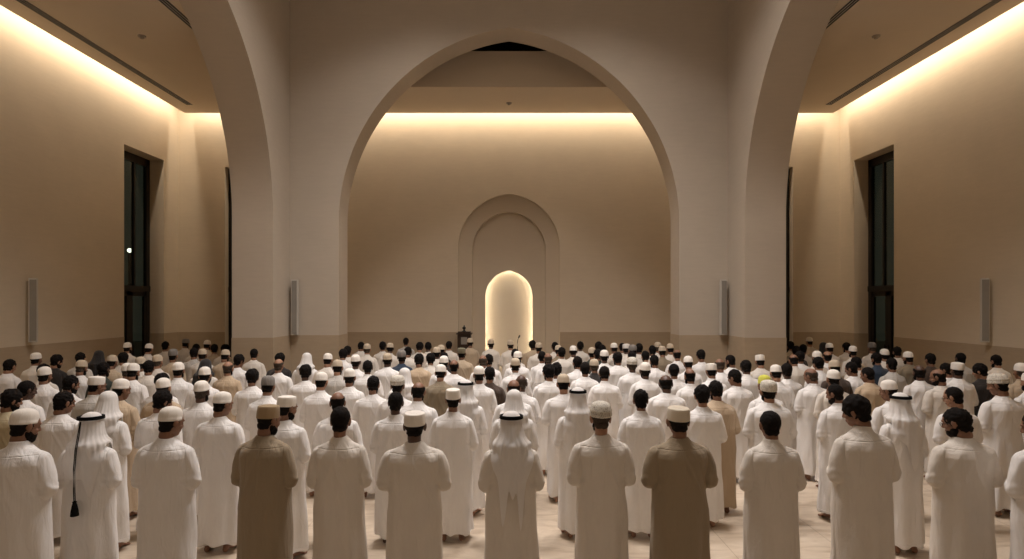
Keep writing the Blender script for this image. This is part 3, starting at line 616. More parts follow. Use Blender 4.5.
# (x, y, standing height, headwear, robe, head turn, skin, extras, label); far cream robes are mostly white, tinted for dim light
SPOTS = [
    (4.441, 4.98, 1.8, 'H', 'w', 2, -1, 0, 'white-robed person with short dark hair in front row of nave'),
    (-4.075, 5.0, 1.805, 'K', 'w', 1, -1, 1, 'white-robed person with rounded white skullcap, leftmost such in front row of nave'),
    (-3.032, 5.32, 1.766, 'K', 'w', 1, -1, 0, 'white-robed person with rounded white skullcap, rightmost such in front row of nave'),
    (-2.163, 5.32, 1.793, 'TF', 'br', 1, -1, 1, 'brown-robed person with flat tan skullcap in front row of nave'),
    (-1.498, 5.32, 1.779, 'H', 'c', 0, -1, 0, 'cream-robed person with short dark hair, leftmost such in front row of nave'),
    (-0.838, 5.32, 1.73, 'KF', 'c', 0, 2, 8, 'cream-robed person with flat-topped white skullcap in front row of nave'),
    (0.022, 5.32, 1.73, 'G2', 'c', 0, -1, 0, 'cream-robed person with long white headscarf and black cord in front row of nave'),
    (0.816, 5.32, 1.806, 'P', 'c', 0, -1, 0, 'cream-robed person with patterned cap in front row of nave'),
    (1.507, 5.32, 1.775, 'CF', 'br', 0, -1, 8, 'brown-robed person with flat cream skullcap in front row of nave'),
    (2.323, 5.32, 1.739, 'H', 'c', 0, -1, 0, 'cream-robed person with short dark hair, second from left such in front row of nave'),
    (3.13, 5.32, 1.873, 'HF', 'c', 2, -1, 0, 'cream-robed person with thick black hair in front row of nave'),
    (4.101, 5.42, 1.744, 'H', 'c', 2, -1, 11, 'cream-robed person with short dark hair, rightmost such in front row of nave'),
    (-3.82, 5.47, 1.694, 'G', 'w', 0, -1, 4, 'white-robed person with white headscarf and black cord in front row of nave'),
    (-2.362, 6.299, 1.721, 'KF', 'w', 1, -1, 0, 'white-robed person with flat-topped white skullcap, leftmost such in second row of nave'),
    (4.235, 6.474, 1.721, 'G', 'w', 0, -1, 0, 'white-robed person with white headscarf and black cord, rightmost such in second row of nave'),
    (-4.374, 6.507, 1.738, 'S', 'w', 0, -1, 0, 'white-robed person with plain white headscarf, leftmost such in second row of nave'),
    (-3.139, 6.51, 1.721, 'K', 'w', 1, -1, 0, 'white-robed person with rounded white skullcap in second row of nave'),
    (0.056, 6.735, 1.721, 'S', 'w', 0, -1, 0, 'white-robed person with plain white headscarf, rightmost such in second row of nave'),
    (-5.046, 6.75, 1.696, 'H', 'w', 1, -1, 0, 'white-robed person with short dark hair, leftmost such in second row of nave'),
    (-1.929, 6.75, 1.696, 'B', 'w', 4, -1, 0, 'white-robed person with balding head in second row of nave'),
    (-1.277, 6.75, 1.696, 'H', 'w', 0, -1, 0, 'white-robed person with short dark hair, third from left such in second row of nave'),
    (-0.636, 6.814, 1.721, 'KF', 'w', 0, -1, 0, 'white-robed person with flat-topped white skullcap, rightmost such in second row of nave'),
    (0.793, 6.895, 1.721, 'G', 'w', 4, -1, 0, 'white-robed person with white headscarf and black cord, leftmost such in second row of nave'),
    (1.519, 6.906, 1.696, 'H', 'w', 0, -1, 0, 'white-robed person with short dark hair, fourth from left such in second row of nave'),
    (-5.772, 6.906, 1.696, 'H', 'o', 1, -1, 0, 'khaki-robed person with short dark hair in second row of left aisle'),
    (-4.045, 6.941, 1.679, 'H', 'w', 1, -1, 0, 'white-robed person with short dark hair, second from left such in second row of nave'),
    (5.342, 7.154, 1.696, 'H', 'w', 2, -1, 2, 'white-robed person with short dark hair, rightmost such in second row of nave'),
    (2.335, 7.241, 1.696, 'HF', 'w', 0, -1, 0, 'white-robed person with thick black hair in third row of nave'),
    (4.069, 7.421, 1.696, 'H', 'w', 2, -1, 0, 'white-robed person with short dark hair in third row of nave'),
    (-3.81, 7.422, 1.721, 'K', 'w', 0, -1, 0, 'white-robed person with rounded white skullcap, leftmost such in third row of nave'),
    (3.216, 7.422, 1.721, 'P', 'w', 0, -1, 8, 'white-robed person with patterned cap, rightmost such in third row of nave'),
    (-4.844, 7.44, 1.745, 'K', 'p', 1, -1, 0, 'peach-robed person with rounded white skullcap, leftmost such in third row of nave'),
    (-1.141, 7.499, 1.711, 'B', 'w', 3, -1, 0, 'white-robed person with balding head, leftmost such in third row of nave'),
    (4.799, 7.518, 1.721, 'K', 'w', 2, -1, 0, 'white-robed person with rounded white skullcap, rightmost such in third row of nave'),
    (6.245, 7.6, 1.787, 'P', 'w', 2, -1, 0, 'white-robed person with patterned cap in third row of right aisle'),
    (-0.551, 7.607, 1.716, 'G', 'w', 4, -1, 0, 'white-robed person with white headscarf and black cord in third row of nave'),
    (2.669, 7.698, 1.696, 'H', 'p', 3, -1, 0, 'peach-robed person with short dark hair in third row of nave'),
    (-6.246, 7.723, 1.696, 'H', 'w', 1, -1, 0, 'white-robed person with short dark hair, leftmost such in third row of left aisle'),
    (0.064, 7.825, 1.696, 'B', 'w', 0, -1, 0, 'white-robed person with balding head, rightmost such in third row of nave'),
    (-4.551, 7.885, 1.697, 'K', 'p', 0, -1, 0, 'peach-robed person with rounded white skullcap, rightmost such in third row of nave'),
    (-3.182, 7.89, 1.721, 'R', 'w', 3, -1, 0, 'white-robed person with grey knitted cap in third row of nave'),
    (-1.475, 7.919, 1.726, 'P', 'w', 0, -1, 0, 'white-robed person with patterned cap, leftmost such in third row of nave'),
    (-5.505, 7.957, 1.721, 'KF', 'gr', 1, -1, 0, 'grey-robed person with flat-topped white skullcap in third row of nave'),
    (3.436, 8.026, 1.721, 'Y', 'w', 3, -1, 0, 'white-robed person with yellow cap in third row of nave'),
    (0.741, 8.138, 1.721, 'T', 'w', 3, -1, 0, 'white-robed person with beige skullcap in third row of nave'),
    (-6.066, 8.258, 1.696, 'H', 'w', 1, -1, 1, 'white-robed person with short dark hair, rightmost such in third row of left aisle'),
    (7.219, 8.313, 1.721, 'K', 'w', 0, -1, 0, 'white-robed person with rounded white skullcap in fourth row of right aisle'),
    (-1.888, 8.315, 1.682, 'H', 'w', 3, -1, 0, 'white-robed person with short dark hair, third from left such in fourth row of nave'),
    (2.191, 8.345, 1.696, 'B', 'w', 3, -1, 8, 'white-robed person with balding head, second from left such in fourth row of nave'),
    (-2.626, 8.358, 1.721, 'K', 'w', 3, -1, 0, 'white-robed person with rounded white skullcap, second from left such in fourth row of nave'),
    (0.173, 8.374, 1.696, 'B', 'w', 3, 2, 0, 'white-robed person with balding head, leftmost such in fourth row of nave'),
    (-4.897, 8.448, 1.696, 'H', 'w', 0, -1, 0, 'white-robed person with short dark hair, leftmost such in fourth row of nave'),
    (4.665, 8.615, 1.725, 'K', 'c', 0, -1, 0, 'cream-robed person with rounded white skullcap in fourth row of nave'),
    (-2.347, 8.817, 1.721, 'K', 'w', 4, -1, 0, 'white-robed person with rounded white skullcap, third from left such in fourth row of nave'),
    (-1.572, 8.988, 1.721, 'S', 'w', 0, -1, 0, 'white-robed person with plain white headscarf in fourth row of nave'),
    (-3.858, 9.007, 1.696, 'H', 'w', 4, -1, 0, 'white-robed person with short dark hair, second from left such in fourth row of nave'),
    (3.424, 9.007, 1.696, 'H', 'w', 2, -1, 0, 'white-robed person with short dark hair, rightmost such in fourth row of nave'),
    (-0.446, 9.012, 1.737, 'K', 'w', 4, -1, 0, 'white-robed person with rounded white skullcap, fourth from left such in fourth row of nave'),
    (-7.008, 9.04, 1.721, 'K', 'w', 0, -1, 0, 'white-robed person with rounded white skullcap, leftmost such in fourth row of left aisle'),
    (-4.589, 9.04, 1.721, 'K', 'w', 4, -1, 0, 'white-robed person with rounded white skullcap, leftmost such in fourth row of nave'),
    (6.548, 9.092, 1.696, 'B', 'c', 2, -1, 1, 'cream-robed person with balding head in fourth row of right aisle'),
    (4.627, 9.119, 1.709, 'B', 'w', 2, -1, 0, 'white-robed person with balding head, rightmost such in fourth row of nave'),
    (2.78, 9.18, 1.696, 'B', 'w', 4, -1, 0, 'white-robed person with balding head, third from left such in fourth row of nave'),
    (5.633, 9.36, 1.696, 'H', 'p', 2, -1, 0, 'peach-robed person with short dark hair in fourth row of right aisle'),
    (-5.89, 9.37, 1.744, 'K', 'w', 3, -1, 0, 'white-robed person with rounded white skullcap, rightmost such in fourth row of left aisle'),
    (0.63, 9.396, 1.728, 'H', 'w', 4, -1, 0, 'white-robed person with short dark hair, fourth from left such in fourth row of nave'),
    (-1.076, 9.406, 1.721, 'K', 'ol', 3, -1, 0, 'olive-robed person with rounded white skullcap in fourth row of nave'),
    (8.043, 9.409, 1.74, 'K', 't', 0, -1, 0, 'tan-robed person with rounded white skullcap in fourth row of right aisle'),
    (4.231, 9.481, 1.709, 'K', 'w', 3, -1, 0, 'white-robed person with rounded white skullcap, rightmost such in fourth row of nave'),
    (1.517, 9.509, 1.696, 'H', 'w', 3, -1, 0, 'white-robed person with short dark hair, fourth from left such in fifth row of nave'),
    (-0.306, 9.512, 1.68, 'H', 'bn', 0, -1, 0, 'dark brown-robed person with short dark hair in fifth row of nave'),
    (2.188, 9.624, 1.729, 'K', 'w', 0, -1, 0, 'white-robed person with rounded white skullcap, rightmost such in fifth row of nave'),
    (-3.275, 9.644, 1.696, 'H', 'w', 4, -1, 0, 'white-robed person with short dark hair, leftmost such in fifth row of nave'),
    (6.603, 9.644, 1.696, 'B', 'w', 0, -1, 0, 'white-robed person with balding head in fifth row of right aisle'),
    (7.222, 9.65, 1.736, 'KF', 'w', 0, -1, 0, 'white-robed person with flat-topped white skullcap in fifth row of right aisle'),
    (3.268, 9.659, 1.721, 'KF', 'w', 3, -1, 0, 'white-robed person with flat-topped white skullcap in fifth row of nave'),
    (-5.372, 9.74, 1.721, 'K', 'w', 0, -1, 0, 'white-robed person with rounded white skullcap, leftmost such in fifth row of nave'),
    (-7.567, 9.745, 1.7, 'H', 'c', 0, -1, 0, 'cream-robed person with short dark hair, leftmost such in fifth row of left aisle'),
    (-6.235, 9.79, 1.702, 'K', 'w', 0, -1, 0, 'white-robed person with rounded white skullcap in fifth row of left aisle'),
    (7.774, 9.842, 1.696, 'HF', 'k', 2, -1, 0, 'black-robed person with thick black hair in fifth row of right aisle'),
    (0.781, 9.868, 1.704, 'HF', 'w', 0, -1, 0, 'white-robed person with thick black hair, leftmost such in fifth row of nave'),
    (2.729, 9.919, 1.689, 'H', 'w', 0, -1, 0, 'white-robed person with short dark hair, fifth from left such in fifth row of nave'),
    (4.6, 9.922, 1.692, 'H', 'w', 0, -1, 0, 'white-robed person with short dark hair, rightmost such in fifth row of nave'),
    (5.43, 9.97, 1.736, 'T', 'bn', 3, -1, 0, 'dark brown-robed person with beige skullcap in fifth row of nave'),
    (-6.778, 10.013, 1.7, 'H', 'g', 0, -1, 0, 'dark green-robed person with short dark hair in fifth row of left aisle'),
    (-2.896, 10.113, 1.728, 'T', 'gr', 3, -1, 0, 'grey-robed person with beige skullcap in fifth row of nave'),
    (1.294, 10.197, 1.692, 'H', 'w', 0, -1, 0, 'white-robed person with short dark hair, third from left such in fifth row of nave'),
    (-4.796, 10.229, 1.7, 'B', 'p', 0, -1, 0, 'peach-robed person with balding head in fifth row of nave'),
    (-7.318, 10.235, 1.71, 'T', 'w', 3, -1, 0, 'white-robed person with beige skullcap in fifth row of left aisle'),
    (7.535, 10.289, 1.662, 'H', 'w', 2, -1, 0, 'white-robed person with short dark hair, rightmost such in fifth row of right aisle'),
    (-6.194, 10.303, 1.704, 'H', 'c', 4, -1, 0, 'cream-robed person with short dark hair, rightmost such in fifth row of left aisle'),
    (5.922, 10.31, 1.681, 'H', 'w', 2, -1, 0, 'white-robed person with short dark hair, leftmost such in fifth row of right aisle'),
    (4.087, 10.31, 1.707, 'HF', 'w', 3, -1, 0, 'white-robed person with thick black hair, rightmost such in fifth row of nave'),
    (-2.462, 10.454, 1.689, 'H', 'w', 4, -1, 0, 'white-robed person with short dark hair, second from left such in fifth row of nave'),
    (0.111, 10.463, 1.721, 'T', 'w', 0, -1, 0, 'white-robed person with beige skullcap in fifth row of nave'),
    (-0.961, 10.487, 1.703, 'B', 'w', 0, -1, 0, 'white-robed person with balding head, second from left such in fifth row of nave'),
    (-5.333, 10.501, 1.717, 'F', 'c', 0, -1, 0, 'cream-robed person with black headscarf in fifth row of nave'),
    (2.174, 10.582, 1.721, 'P', 'w', 0, -1, 0, 'white-robed person with patterned cap in fifth row of nave'),
    (-8.863, 10.609, 1.696, 'H', 'w', 3, -1, 0, 'white-robed person with short dark hair in fifth row of left aisle'),
    (1.518, 10.647, 1.688, 'T', 'k', 4, -1, 0, 'black-robed person with beige skullcap in fifth row of nave'),
    (-6.583, 10.704, 1.721, 'T', 'c', 0, -1, 0, 'cream-robed person with beige skullcap in fifth row of left aisle'),
    (3.779, 10.725, 1.703, 'B', 'w', 3, -1, 0, 'white-robed person with balding head, rightmost such in fifth row of nave'),
    (-4.125, 10.729, 1.696, 'B', 'w', 0, -1, 0, 'white-robed person with balding head, leftmost such in fifth row of nave'),
    (6.882, 10.775, 1.703, 'H', 'gr', 0, -1, 0, 'grey-robed person with short dark hair in fifth row of right aisle'),
    (5.677, 10.976, 1.696, 'HF', 'w', 4, -1, 0, 'white-robed person with thick black hair in sixth row of right aisle'),
    (-1.192, 10.981, 1.714, 'K', 'w', 0, -1, 0, 'white-robed person with rounded white skullcap, second from left such in sixth row of nave'),
    (3.318, 11.07, 1.704, 'K', 'w', 3, -1, 0, 'white-robed person with rounded white skullcap, rightmost such in sixth row of nave'),
    (-7.357, 11.087, 1.721, 'T', 't', 3, -1, 0, 'tan-robed person with beige skullcap in sixth row of left aisle'),
    (-2.849, 11.14, 1.721, 'K', 'w', 0, -1, 0, 'white-robed person with rounded white skullcap, leftmost such in sixth row of nave'),
    (6.49, 11.179, 1.689, 'H', 'c', 4, -1, 0, 'cream-robed person with short dark hair, leftmost such in sixth row of right aisle'),
    (1.286, 11.181, 1.696, 'H', 'w', 4, -1, 0, 'white-robed person with short dark hair, third from left such in sixth row of nave'),
    (-6.579, 11.216, 1.714, 'T', 'c', 0, -1, 0, 'cream-robed person with beige skullcap in sixth row of left aisle'),
    (4.715, 11.237, 1.724, 'KF', 'c', 3, -1, 0, 'cream-robed person with flat-topped white skullcap in sixth row of nave'),
    (-0.491, 11.315, 1.713, 'B', 'w', 3, -1, 0, 'white-robed person with balding head, leftmost such in sixth row of nave'),
    (-8.627, 11.391, 1.706, 'H', 'k', 1, -1, 1, 'black-robed person with short dark hair in sixth row of left aisle'),
    (-3.46, 11.422, 1.727, 'K', 'c', 3, -1, 0, 'cream-robed person with rounded white skullcap in sixth row of nave'),
    (-1.723, 11.464, 1.719, 'H', 'p', 3, -1, 0, 'peach-robed person with short dark hair in sixth row of nave'),
    (-2.335, 11.498, 1.721, 'T', 'w', 0, -1, 0, 'white-robed person with beige skullcap in sixth row of nave'),
    (2.795, 11.505, 1.696, 'H', 'w', 4, -1, 0, 'white-robed person with short dark hair, fifth from left such in sixth row of nave'),
    (9.366, 11.505, 1.696, 'H', 'c', 4, -1, 0, 'cream-robed person with short dark hair, rightmost such in sixth row of right aisle'),
    (-5.234, 11.561, 1.696, 'H', 'w', 1, -1, 0, 'white-robed person with short dark hair, leftmost such in sixth row of nave'),
    (8.146, 11.58, 1.719, 'H', 'bn', 0, -1, 0, 'dark brown-robed person with short dark hair in sixth row of right aisle'),
    (4.31, 11.599, 1.693, 'H', 'w', 2, -1, 1, 'white-robed person with short dark hair, rightmost such in sixth row of nave'),
    (5.528, 11.616, 1.706, 'B', 'c', 3, -1, 0, 'cream-robed person with balding head in sixth row of nave'),
    (-9.202, 11.66, 1.715, 'K', 'c', 0, -1, 0, 'cream-robed person with rounded white skullcap in sixth row of left aisle'),
    (-3.972, 11.738, 1.718, 'S', 'w', 0, -1, 0, 'white-robed person with plain white headscarf in sixth row of nave'),
    (2.135, 11.744, 1.725, 'H', 'w', 4, -1, 0, 'white-robed person with short dark hair, fourth from left such in sixth row of nave'),
    (-0.392, 11.798, 1.683, 'H', 'w', 4, -1, 0, 'white-robed person with short dark hair, second from left such in sixth row of nave'),
    (-4.543, 11.886, 1.693, 'H', 'k', 0, -1, 0, 'black-robed person with short dark hair in sixth row of nave'),
    (6.109, 11.888, 1.73, 'K', 'c', 0, -1, 0, 'cream-robed person with rounded white skullcap in sixth row of right aisle'),
    (0.782, 11.899, 1.699, 'B', 'w', 4, -1, 0, 'white-robed person with balding head, rightmost such in sixth row of nave'),
    (-8.522, 11.914, 1.706, 'H', 'c', 4, -1, 0, 'cream-robed person with short dark hair, leftmost such in sixth row of left aisle'),
    (-1.558, 11.925, 1.69, 'H', 'c', 4, -1, 0, 'cream-robed person with short dark hair in sixth row of nave'),
    (7.333, 11.937, 1.696, 'H', 'b', 4, -1, 0, 'navy-robed person with short dark hair in sixth row of right aisle'),
    (0.175, 11.979, 1.718, 'K', 'w', 0, -1, 0, 'white-robed person with rounded white skullcap, third from left such in sixth row of nave'),
    (-7.723, 11.997, 1.696, 'H', 'c', 4, -1, 0, 'cream-robed person with short dark hair, rightmost such in sixth row of left aisle'),
    (9.04, 11.997, 1.696, 'H', 'gr', 0, -1, 0, 'grey-robed person with short dark hair in sixth row of right aisle'),
    (8.05, 12.07, 1.705, 'K', 'ol', 4, -1, 0, 'olive-robed person with rounded white skullcap in sixth row of right aisle'),
    (-2.166, 12.096, 1.721, 'R', 'b', 0, -1, 0, 'navy-robed person with grey knitted cap in sixth row of nave'),
    (1.943, 12.215, 1.724, 'K', 'w', 0, -1, 0, 'white-robed person with rounded white skullcap in seventh row of nave'),
    (-6.897, 12.305, 1.73, 'R', 't', 0, -1, 0, 'tan-robed person with grey knitted cap in seventh row of left aisle'),
    (2.534, 12.326, 1.702, 'H', 'c', 4, -1, 0, 'cream-robed person with short dark hair, fourth from left such in seventh row of nave'),
    (-1.338, 12.372, 1.68, 'H', 'k', 0, -1, 0, 'black-robed person with short dark hair in seventh row of nave'),
    (6.017, 12.397, 1.684, 'H', 'w', 0, -1, 0, 'white-robed person with short dark hair in seventh row of right aisle'),
    (-8.508, 12.407, 1.709, 'F', 'k', 0, -1, 0, 'black-robed person with black headscarf in seventh row of left aisle'),
    (-5.89, 12.419, 1.721, 'T', 't', 3, -1, 0, 'tan-robed person with beige skullcap in seventh row of left aisle'),
    (0.683, 12.44, 1.693, 'H', 'w', 0, -1, 0, 'white-robed person with short dark hair, second from left such in seventh row of nave'),
    (6.629, 12.479, 1.69, 'B', 'w', 0, -1, 0, 'white-robed person with balding head in seventh row of right aisle'),
    (4.037, 12.582, 1.708, 'H', 'w', 3, -1, 0, 'white-robed person with short dark hair, rightmost such in seventh row of nave'),
    (7.891, 12.597, 1.715, 'K', 'c', 0, -1, 0, 'cream-robed person with rounded white skullcap, rightmost such in seventh row of right aisle'),
    (-6.493, 12.701, 1.712, 'T', 'c', 4, -1, 0, 'cream-robed person with beige skullcap in seventh row of left aisle'),
    (1.895, 12.714, 1.711, 'H', 'g', 4, -1, 0, 'dark green-robed person with short dark hair in seventh row of nave'),
    (2.905, 12.735, 1.675, 'H', 'c', 3, -1, 0, 'cream-robed person with short dark hair, rightmost such in seventh row of nave'),
    (-1.021, 12.937, 1.721, 'O', 't', 0, -1, 0, 'tan-robed person with olive cap in seventh row of nave'),
    (3.634, 12.943, 1.693, 'B', 'w', 3, -1, 0, 'white-robed person with balding head in seventh row of nave'),
    (-3.594, 12.976, 1.696, 'H', 'w', 3, -1, 0, 'white-robed person with short dark hair, leftmost such in seventh row of nave'),
    (0.133, 12.976, 1.696, 'H', 'c', 0, -1, 0, 'cream-robed person with short dark hair, second from left such in seventh row of nave'),
    (-5.563, 13.083, 1.696, 'H', 'c', 4, -1, 0, 'cream-robed person with short dark hair, leftmost such in seventh row of nave'),
    (1.152, 13.108, 1.722, 'H', 'c', 0, -1, 0, 'cream-robed person with short dark hair, third from left such in seventh row of nave'),
    (-1.583, 13.119, 1.721, 'T', 'c', 0, -1, 0, 'cream-robed person with beige skullcap in seventh row of nave'),
    (1.825, 13.205, 1.701, 'T', 'g', 0, -1, 0, 'dark green-robed person with beige skullcap in seventh row of nave'),
    (-6.97, 13.265, 1.696, 'H', 'gr', 4, -1, 0, 'grey-robed person with short dark hair in seventh row of left aisle'),
    (3.435, 13.422, 1.721, 'T', 'ol', 3, -1, 0, 'olive-robed person with beige skullcap in seventh row of nave'),
    (7.699, 13.422, 1.721, 'K', 'c', 0, -1, 0, 'cream-robed person with rounded white skullcap, leftmost such in seventh row of right aisle'),
    (2.778, 13.43, 1.74, 'R', 'c', 4, -1, 0, 'cream-robed person with grey knitted cap in seventh row of nave'),
    (1.464, 13.616, 1.713, 'K', 'c', 3, -1, 0, 'cream-robed person with rounded white skullcap, leftmost such in eighth row of nave'),
    (8.835, 13.644, 1.696, 'H', 'c', 0, -1, 0, 'cream-robed person with short dark hair, rightmost such in eighth row of right aisle'),
    (-2.315, 13.723, 1.696, 'H', 'c', 3, -1, 0, 'cream-robed person with short dark hair, second from left such in eighth row of nave'),
    (-3.696, 13.727, 1.705, 'H', 'c', 0, -1, 0, 'cream-robed person with short dark hair, leftmost such in eighth row of nave'),
    (-1.562, 13.78, 1.721, 'T', 'k', 3, -1, 0, 'black-robed person with beige skullcap in eighth row of nave'),
    (6.64, 13.842, 1.696, 'H', 'k', 3, -1, 0, 'black-robed person with short dark hair in eighth row of right aisle'),
    (3.341, 13.932, 1.704, 'H', 'c', 3, -1, 0, 'cream-robed person with short dark hair, rightmost such in eighth row of nave'),
    (2.739, 13.976, 1.739, 'KF', 'c', 3, -1, 0, 'cream-robed person with flat-topped white skullcap in eighth row of nave'),
    (1.158, 14.044, 1.696, 'T', 'ol', 3, -1, 0, 'olive-robed person with beige skullcap in eighth row of nave'),
    (-3.35, 14.153, 1.718, 'T', 'c', 0, -1, 0, 'cream-robed person with beige skullcap, leftmost such in eighth row of nave'),
    (-6.733, 14.19, 1.707, 'H', 'c', 3, -1, 0, 'cream-robed person with short dark hair, rightmost such in eighth row of left aisle'),
    (-8.543, 14.201, 1.721, 'K', 'c', 3, -1, 0, 'cream-robed person with rounded white skullcap, rightmost such in eighth row of left aisle'),
    (3.832, 14.219, 1.72, 'T', 'c', 3, -1, 0, 'cream-robed person with beige skullcap, rightmost such in eighth row of nave'),
    (2.221, 14.224, 1.704, 'H', 'c', 3, -1, 0, 'cream-robed person with short dark hair, fourth from left such in eighth row of nave'),
    (7.639, 14.268, 1.731, 'K', 'c', 3, -1, 0, 'cream-robed person with rounded white skullcap in eighth row of right aisle'),
    (3.126, 14.413, 1.709, 'H', 'c', 0, -1, 0, 'cream-robed person with short dark hair, fifth from left such in eighth row of nave'),
    (-2.878, 14.498, 1.716, 'T', 'c', 3, -1, 0, 'cream-robed person with beige skullcap, second from left such in eighth row of nave'),
    (-7.149, 14.548, 1.691, 'H', 't', 4, -1, 0, 'tan-robed person with short dark hair in eighth row of left aisle'),
    (-9.264, 14.556, 1.721, 'K', 'c', 0, -1, 0, 'cream-robed person with rounded white skullcap, leftmost such in eighth row of left aisle'),
    (0.72, 14.556, 1.721, 'T', 'c', 0, -1, 0, 'cream-robed person with beige skullcap, third from left such in eighth row of nave'),
    (8.821, 14.556, 1.721, 'R', 'c', 4, -1, 0, 'cream-robed person with grey knitted cap in eighth row of right aisle'),
    (7.156, 14.588, 1.688, 'H', 'c', 0, -1, 0, 'cream-robed person with short dark hair, leftmost such in eighth row of right aisle'),
    (2.575, 14.652, 1.705, 'K', 'c', 4, -1, 0, 'cream-robed person with rounded white skullcap, rightmost such in eighth row of nave'),
    (-7.721, 14.772, 1.691, 'H', 'c', 3, -1, 0, 'cream-robed person with short dark hair, leftmost such in eighth row of left aisle'),
    (3.675, 14.808, 1.713, 'T', 'c', 0, -1, 0, 'cream-robed person with beige skullcap, fourth from left such in eighth row of nave'),
    (7.795, 14.825, 1.719, 'F', 'c', 4, -1, 0, 'cream-robed person with black headscarf in eighth row of right aisle'),
    (-2.226, 14.933, 1.711, 'H', 'c', 3, -1, 0, 'cream-robed person with short dark hair, third from left such in eighth row of nave'),
    (8.468, 15.019, 1.696, 'H', 'c', 3, -1, 0, 'cream-robed person with short dark hair, rightmost such in ninth row of right aisle'),
    (2.856, 15.102, 1.678, 'H', 'c', 3, -1, 0, 'cream-robed person with short dark hair, rightmost such in ninth row of nave'),
    (1.179, 15.309, 1.696, 'H', 'c', 4, -1, 0, 'cream-robed person with short dark hair, fifth from left such in ninth row of nave'),
    (2.292, 15.311, 1.696, 'H', 'w', 4, -1, 0, 'white-robed person with short dark hair in ninth row of nave'),
    (-3.237, 15.37, 1.699, 'H', 'c', 0, -1, 0, 'cream-robed person with short dark hair, second from left such in ninth row of nave'),
    (-8.829, 15.408, 1.696, 'H', 'c', 0, -1, 0, 'cream-robed person with short dark hair in ninth row of left aisle'),
    (-2.078, 15.412, 1.686, 'H', 'c', 3, -1, 0, 'cream-robed person with short dark hair, third from left such in ninth row of nave'),
    (7.293, 15.508, 1.696, 'H', 'c', 3, -1, 0, 'cream-robed person with short dark hair, leftmost such in ninth row of right aisle'),
    (-7.828, 15.528, 1.721, 'K', 'c', 3, -1, 0, 'cream-robed person with rounded white skullcap in ninth row of left aisle'),
    (0.039, 15.528, 1.721, 'T', 'c', 0, -1, 0, 'cream-robed person with beige skullcap, rightmost such in ninth row of nave'),
    (-3.856, 15.6, 1.684, 'H', 'c', 3, -1, 0, 'cream-robed person with short dark hair, leftmost such in ninth row of nave'),
    (1.865, 15.677, 1.679, 'H', 'c', 0, -1, 0, 'cream-robed person with short dark hair, sixth from left such in ninth row of nave'),
    (-1.574, 15.737, 1.691, 'H', 'c', 0, -1, 0, 'cream-robed person with short dark hair, fourth from left such in ninth row of nave'),
    (0.624, 15.816, 1.696, 'H', 't', 4, -1, 0, 'tan-robed person with short dark hair in ninth row of nave'),
    (-0.483, 15.954, 1.721, 'T', 'c', 0, -1, 0, 'cream-robed person with beige skullcap, leftmost such in ninth row of nave'),
    (-8.675, 16.064, 1.721, 'R', 'c', 3, -1, 0, 'cream-robed person with grey knitted cap in ninth row of left aisle'),
    (-1.058, 16.347, 1.721, 'T', 't', 4, -1, 0, 'tan-robed person with beige skullcap in ninth row of nave'),
    (8.437, 16.819, 1.721, 'K', 'c', 4, -1, 0, 'cream-robed person with rounded white skullcap in farthest row of right aisle'),
    (-2.952, 17.184, 1.696, 'H', 'gr', 0, -1, 0, 'grey-robed person with short dark hair in farthest row of nave'),
]
rnd = random.Random(3)
for (x, y, stand, head, robe, yaw, skin, flags, label) in SPOTS: person(x, y, stand, head, robe, yaw, skin, flags, label, rnd)

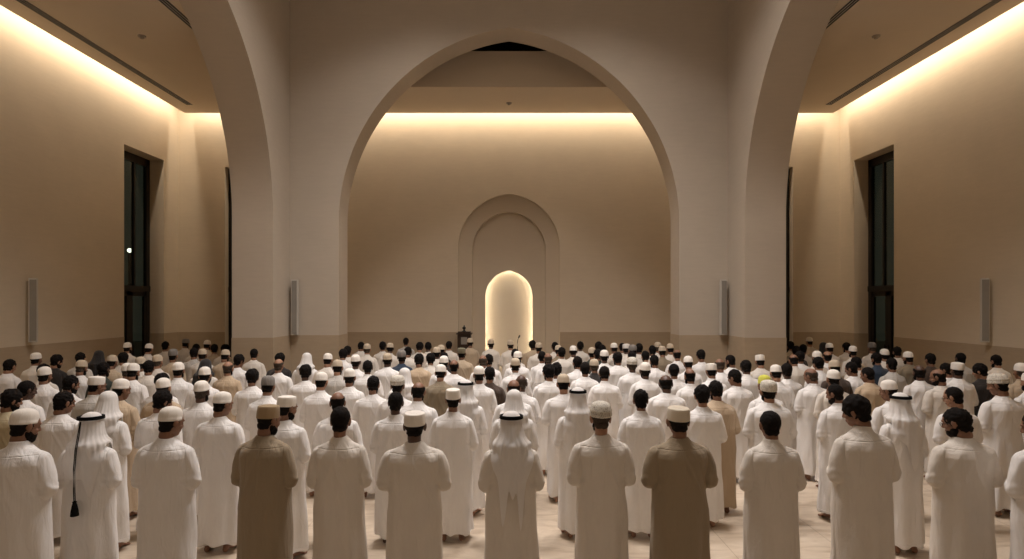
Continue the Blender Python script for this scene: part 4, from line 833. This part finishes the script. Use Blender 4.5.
# ------------------------------------------------------------------ light
def area(name, loc, rot, sx, sy, watts, col):
    d = bpy.data.lights.new(name, 'AREA'); d.shape = 'RECTANGLE'; d.size = sx; d.size_y = sy; d.energy = watts; d.color = col
    o = bpy.data.objects.new(name, d); COL.objects.link(o); o.location = loc; o.rotation_euler = rot
    return o
WARM = (1.0, .85, .68)
COVE = 12.5      # watts per metre of strip
L = Y_FAR-Y_BACK; ZL = H_CEIL+.42; OFF = SLOT-.04
area('cove_lamp_left', (-(X_SIDE-OFF), (Y_FAR+Y_BACK)/2, ZL), (0, R(22), 0), .06, L-.9, COVE*L, WARM)
area('cove_lamp_right', (X_SIDE-OFF, (Y_FAR+Y_BACK)/2, ZL), (0, R(-22), 0), .06, L-.9, COVE*L, WARM)
area('cove_lamp_far', (0, Y_FAR-OFF, ZL), (R(22), 0, 0), 2*X_SIDE-1, .06, COVE*2*X_SIDE, WARM)
# recessed nave ceiling panels; rear pair is added, unseen fill for the arch wall
for i, (x, y, watts, spread, tint) in enumerate(((-1.8, 8.0, 165, 106, (1.0, .93, .90)), (1.8, 8.0, 165, 106, (1.0, .93, .90)), (-1.8, 10.8, 165, 106, (1.0, .93, .90)), (1.8, 10.8, 165, 106, (1.0, .93, .90)), (-2.2, 1.5, 52, 180, (1, .90, .80)), (2.2, 1.5, 52, 180, (1, .90, .80)))):
    t = empty('ceiling_light_and_fill', (x, y, ROOF)); tag(t, 'square recessed lamp in the high nave ceiling, rear pair added as unseen fill', 'ceiling light', 'nave ceiling lamps')
    bm = bmesh.new()
    for b in ((-.65, .65, -.65, -.6), (-.65, .65, .6, .65), (-.65, -.6, -.6, .6), (.6, .65, -.6, .6)): bx(bm, *b, -.04, .0)
    from_bm('frame', bm, [M['shell']], t); box('diffuser', (-.6, .6, -.6, .6, -.015, 0), M['diffuser'], t)
    area('nave_lamp_and_fill', (x, y, ROOF-.05), (0, 0, 0), 1.2, 1.2, watts, tint).data.spread = R(spread)

w = bpy.data.worlds.new('night'); SC.world = w; w.use_nodes = True
w.node_tree.nodes['Background'].inputs['Color'].default_value = (.33, .34, .28, 1); w.node_tree.nodes['Background'].inputs['Strength'].default_value = .09

cam = bpy.data.cameras.new('camera'); co = bpy.data.objects.new('camera', cam); COL.objects.link(co)
co.location = (0, 0, 2.68); co.rotation_euler = (R(90), 0, 0)
cam.sensor_width = 36; cam.lens = 600/1024*36; cam.shift_x = 3/1024; cam.shift_y = 23/1024; cam.clip_end = 200
SC.camera = co
v = SC.view_settings; v.view_transform = 'Standard'; v.look = 'None'; v.gamma = 1; v.exposure = 0; v.use_curve_mapping = False
SC.cycles.max_bounces = 8; SC.cycles.diffuse_bounces = 5
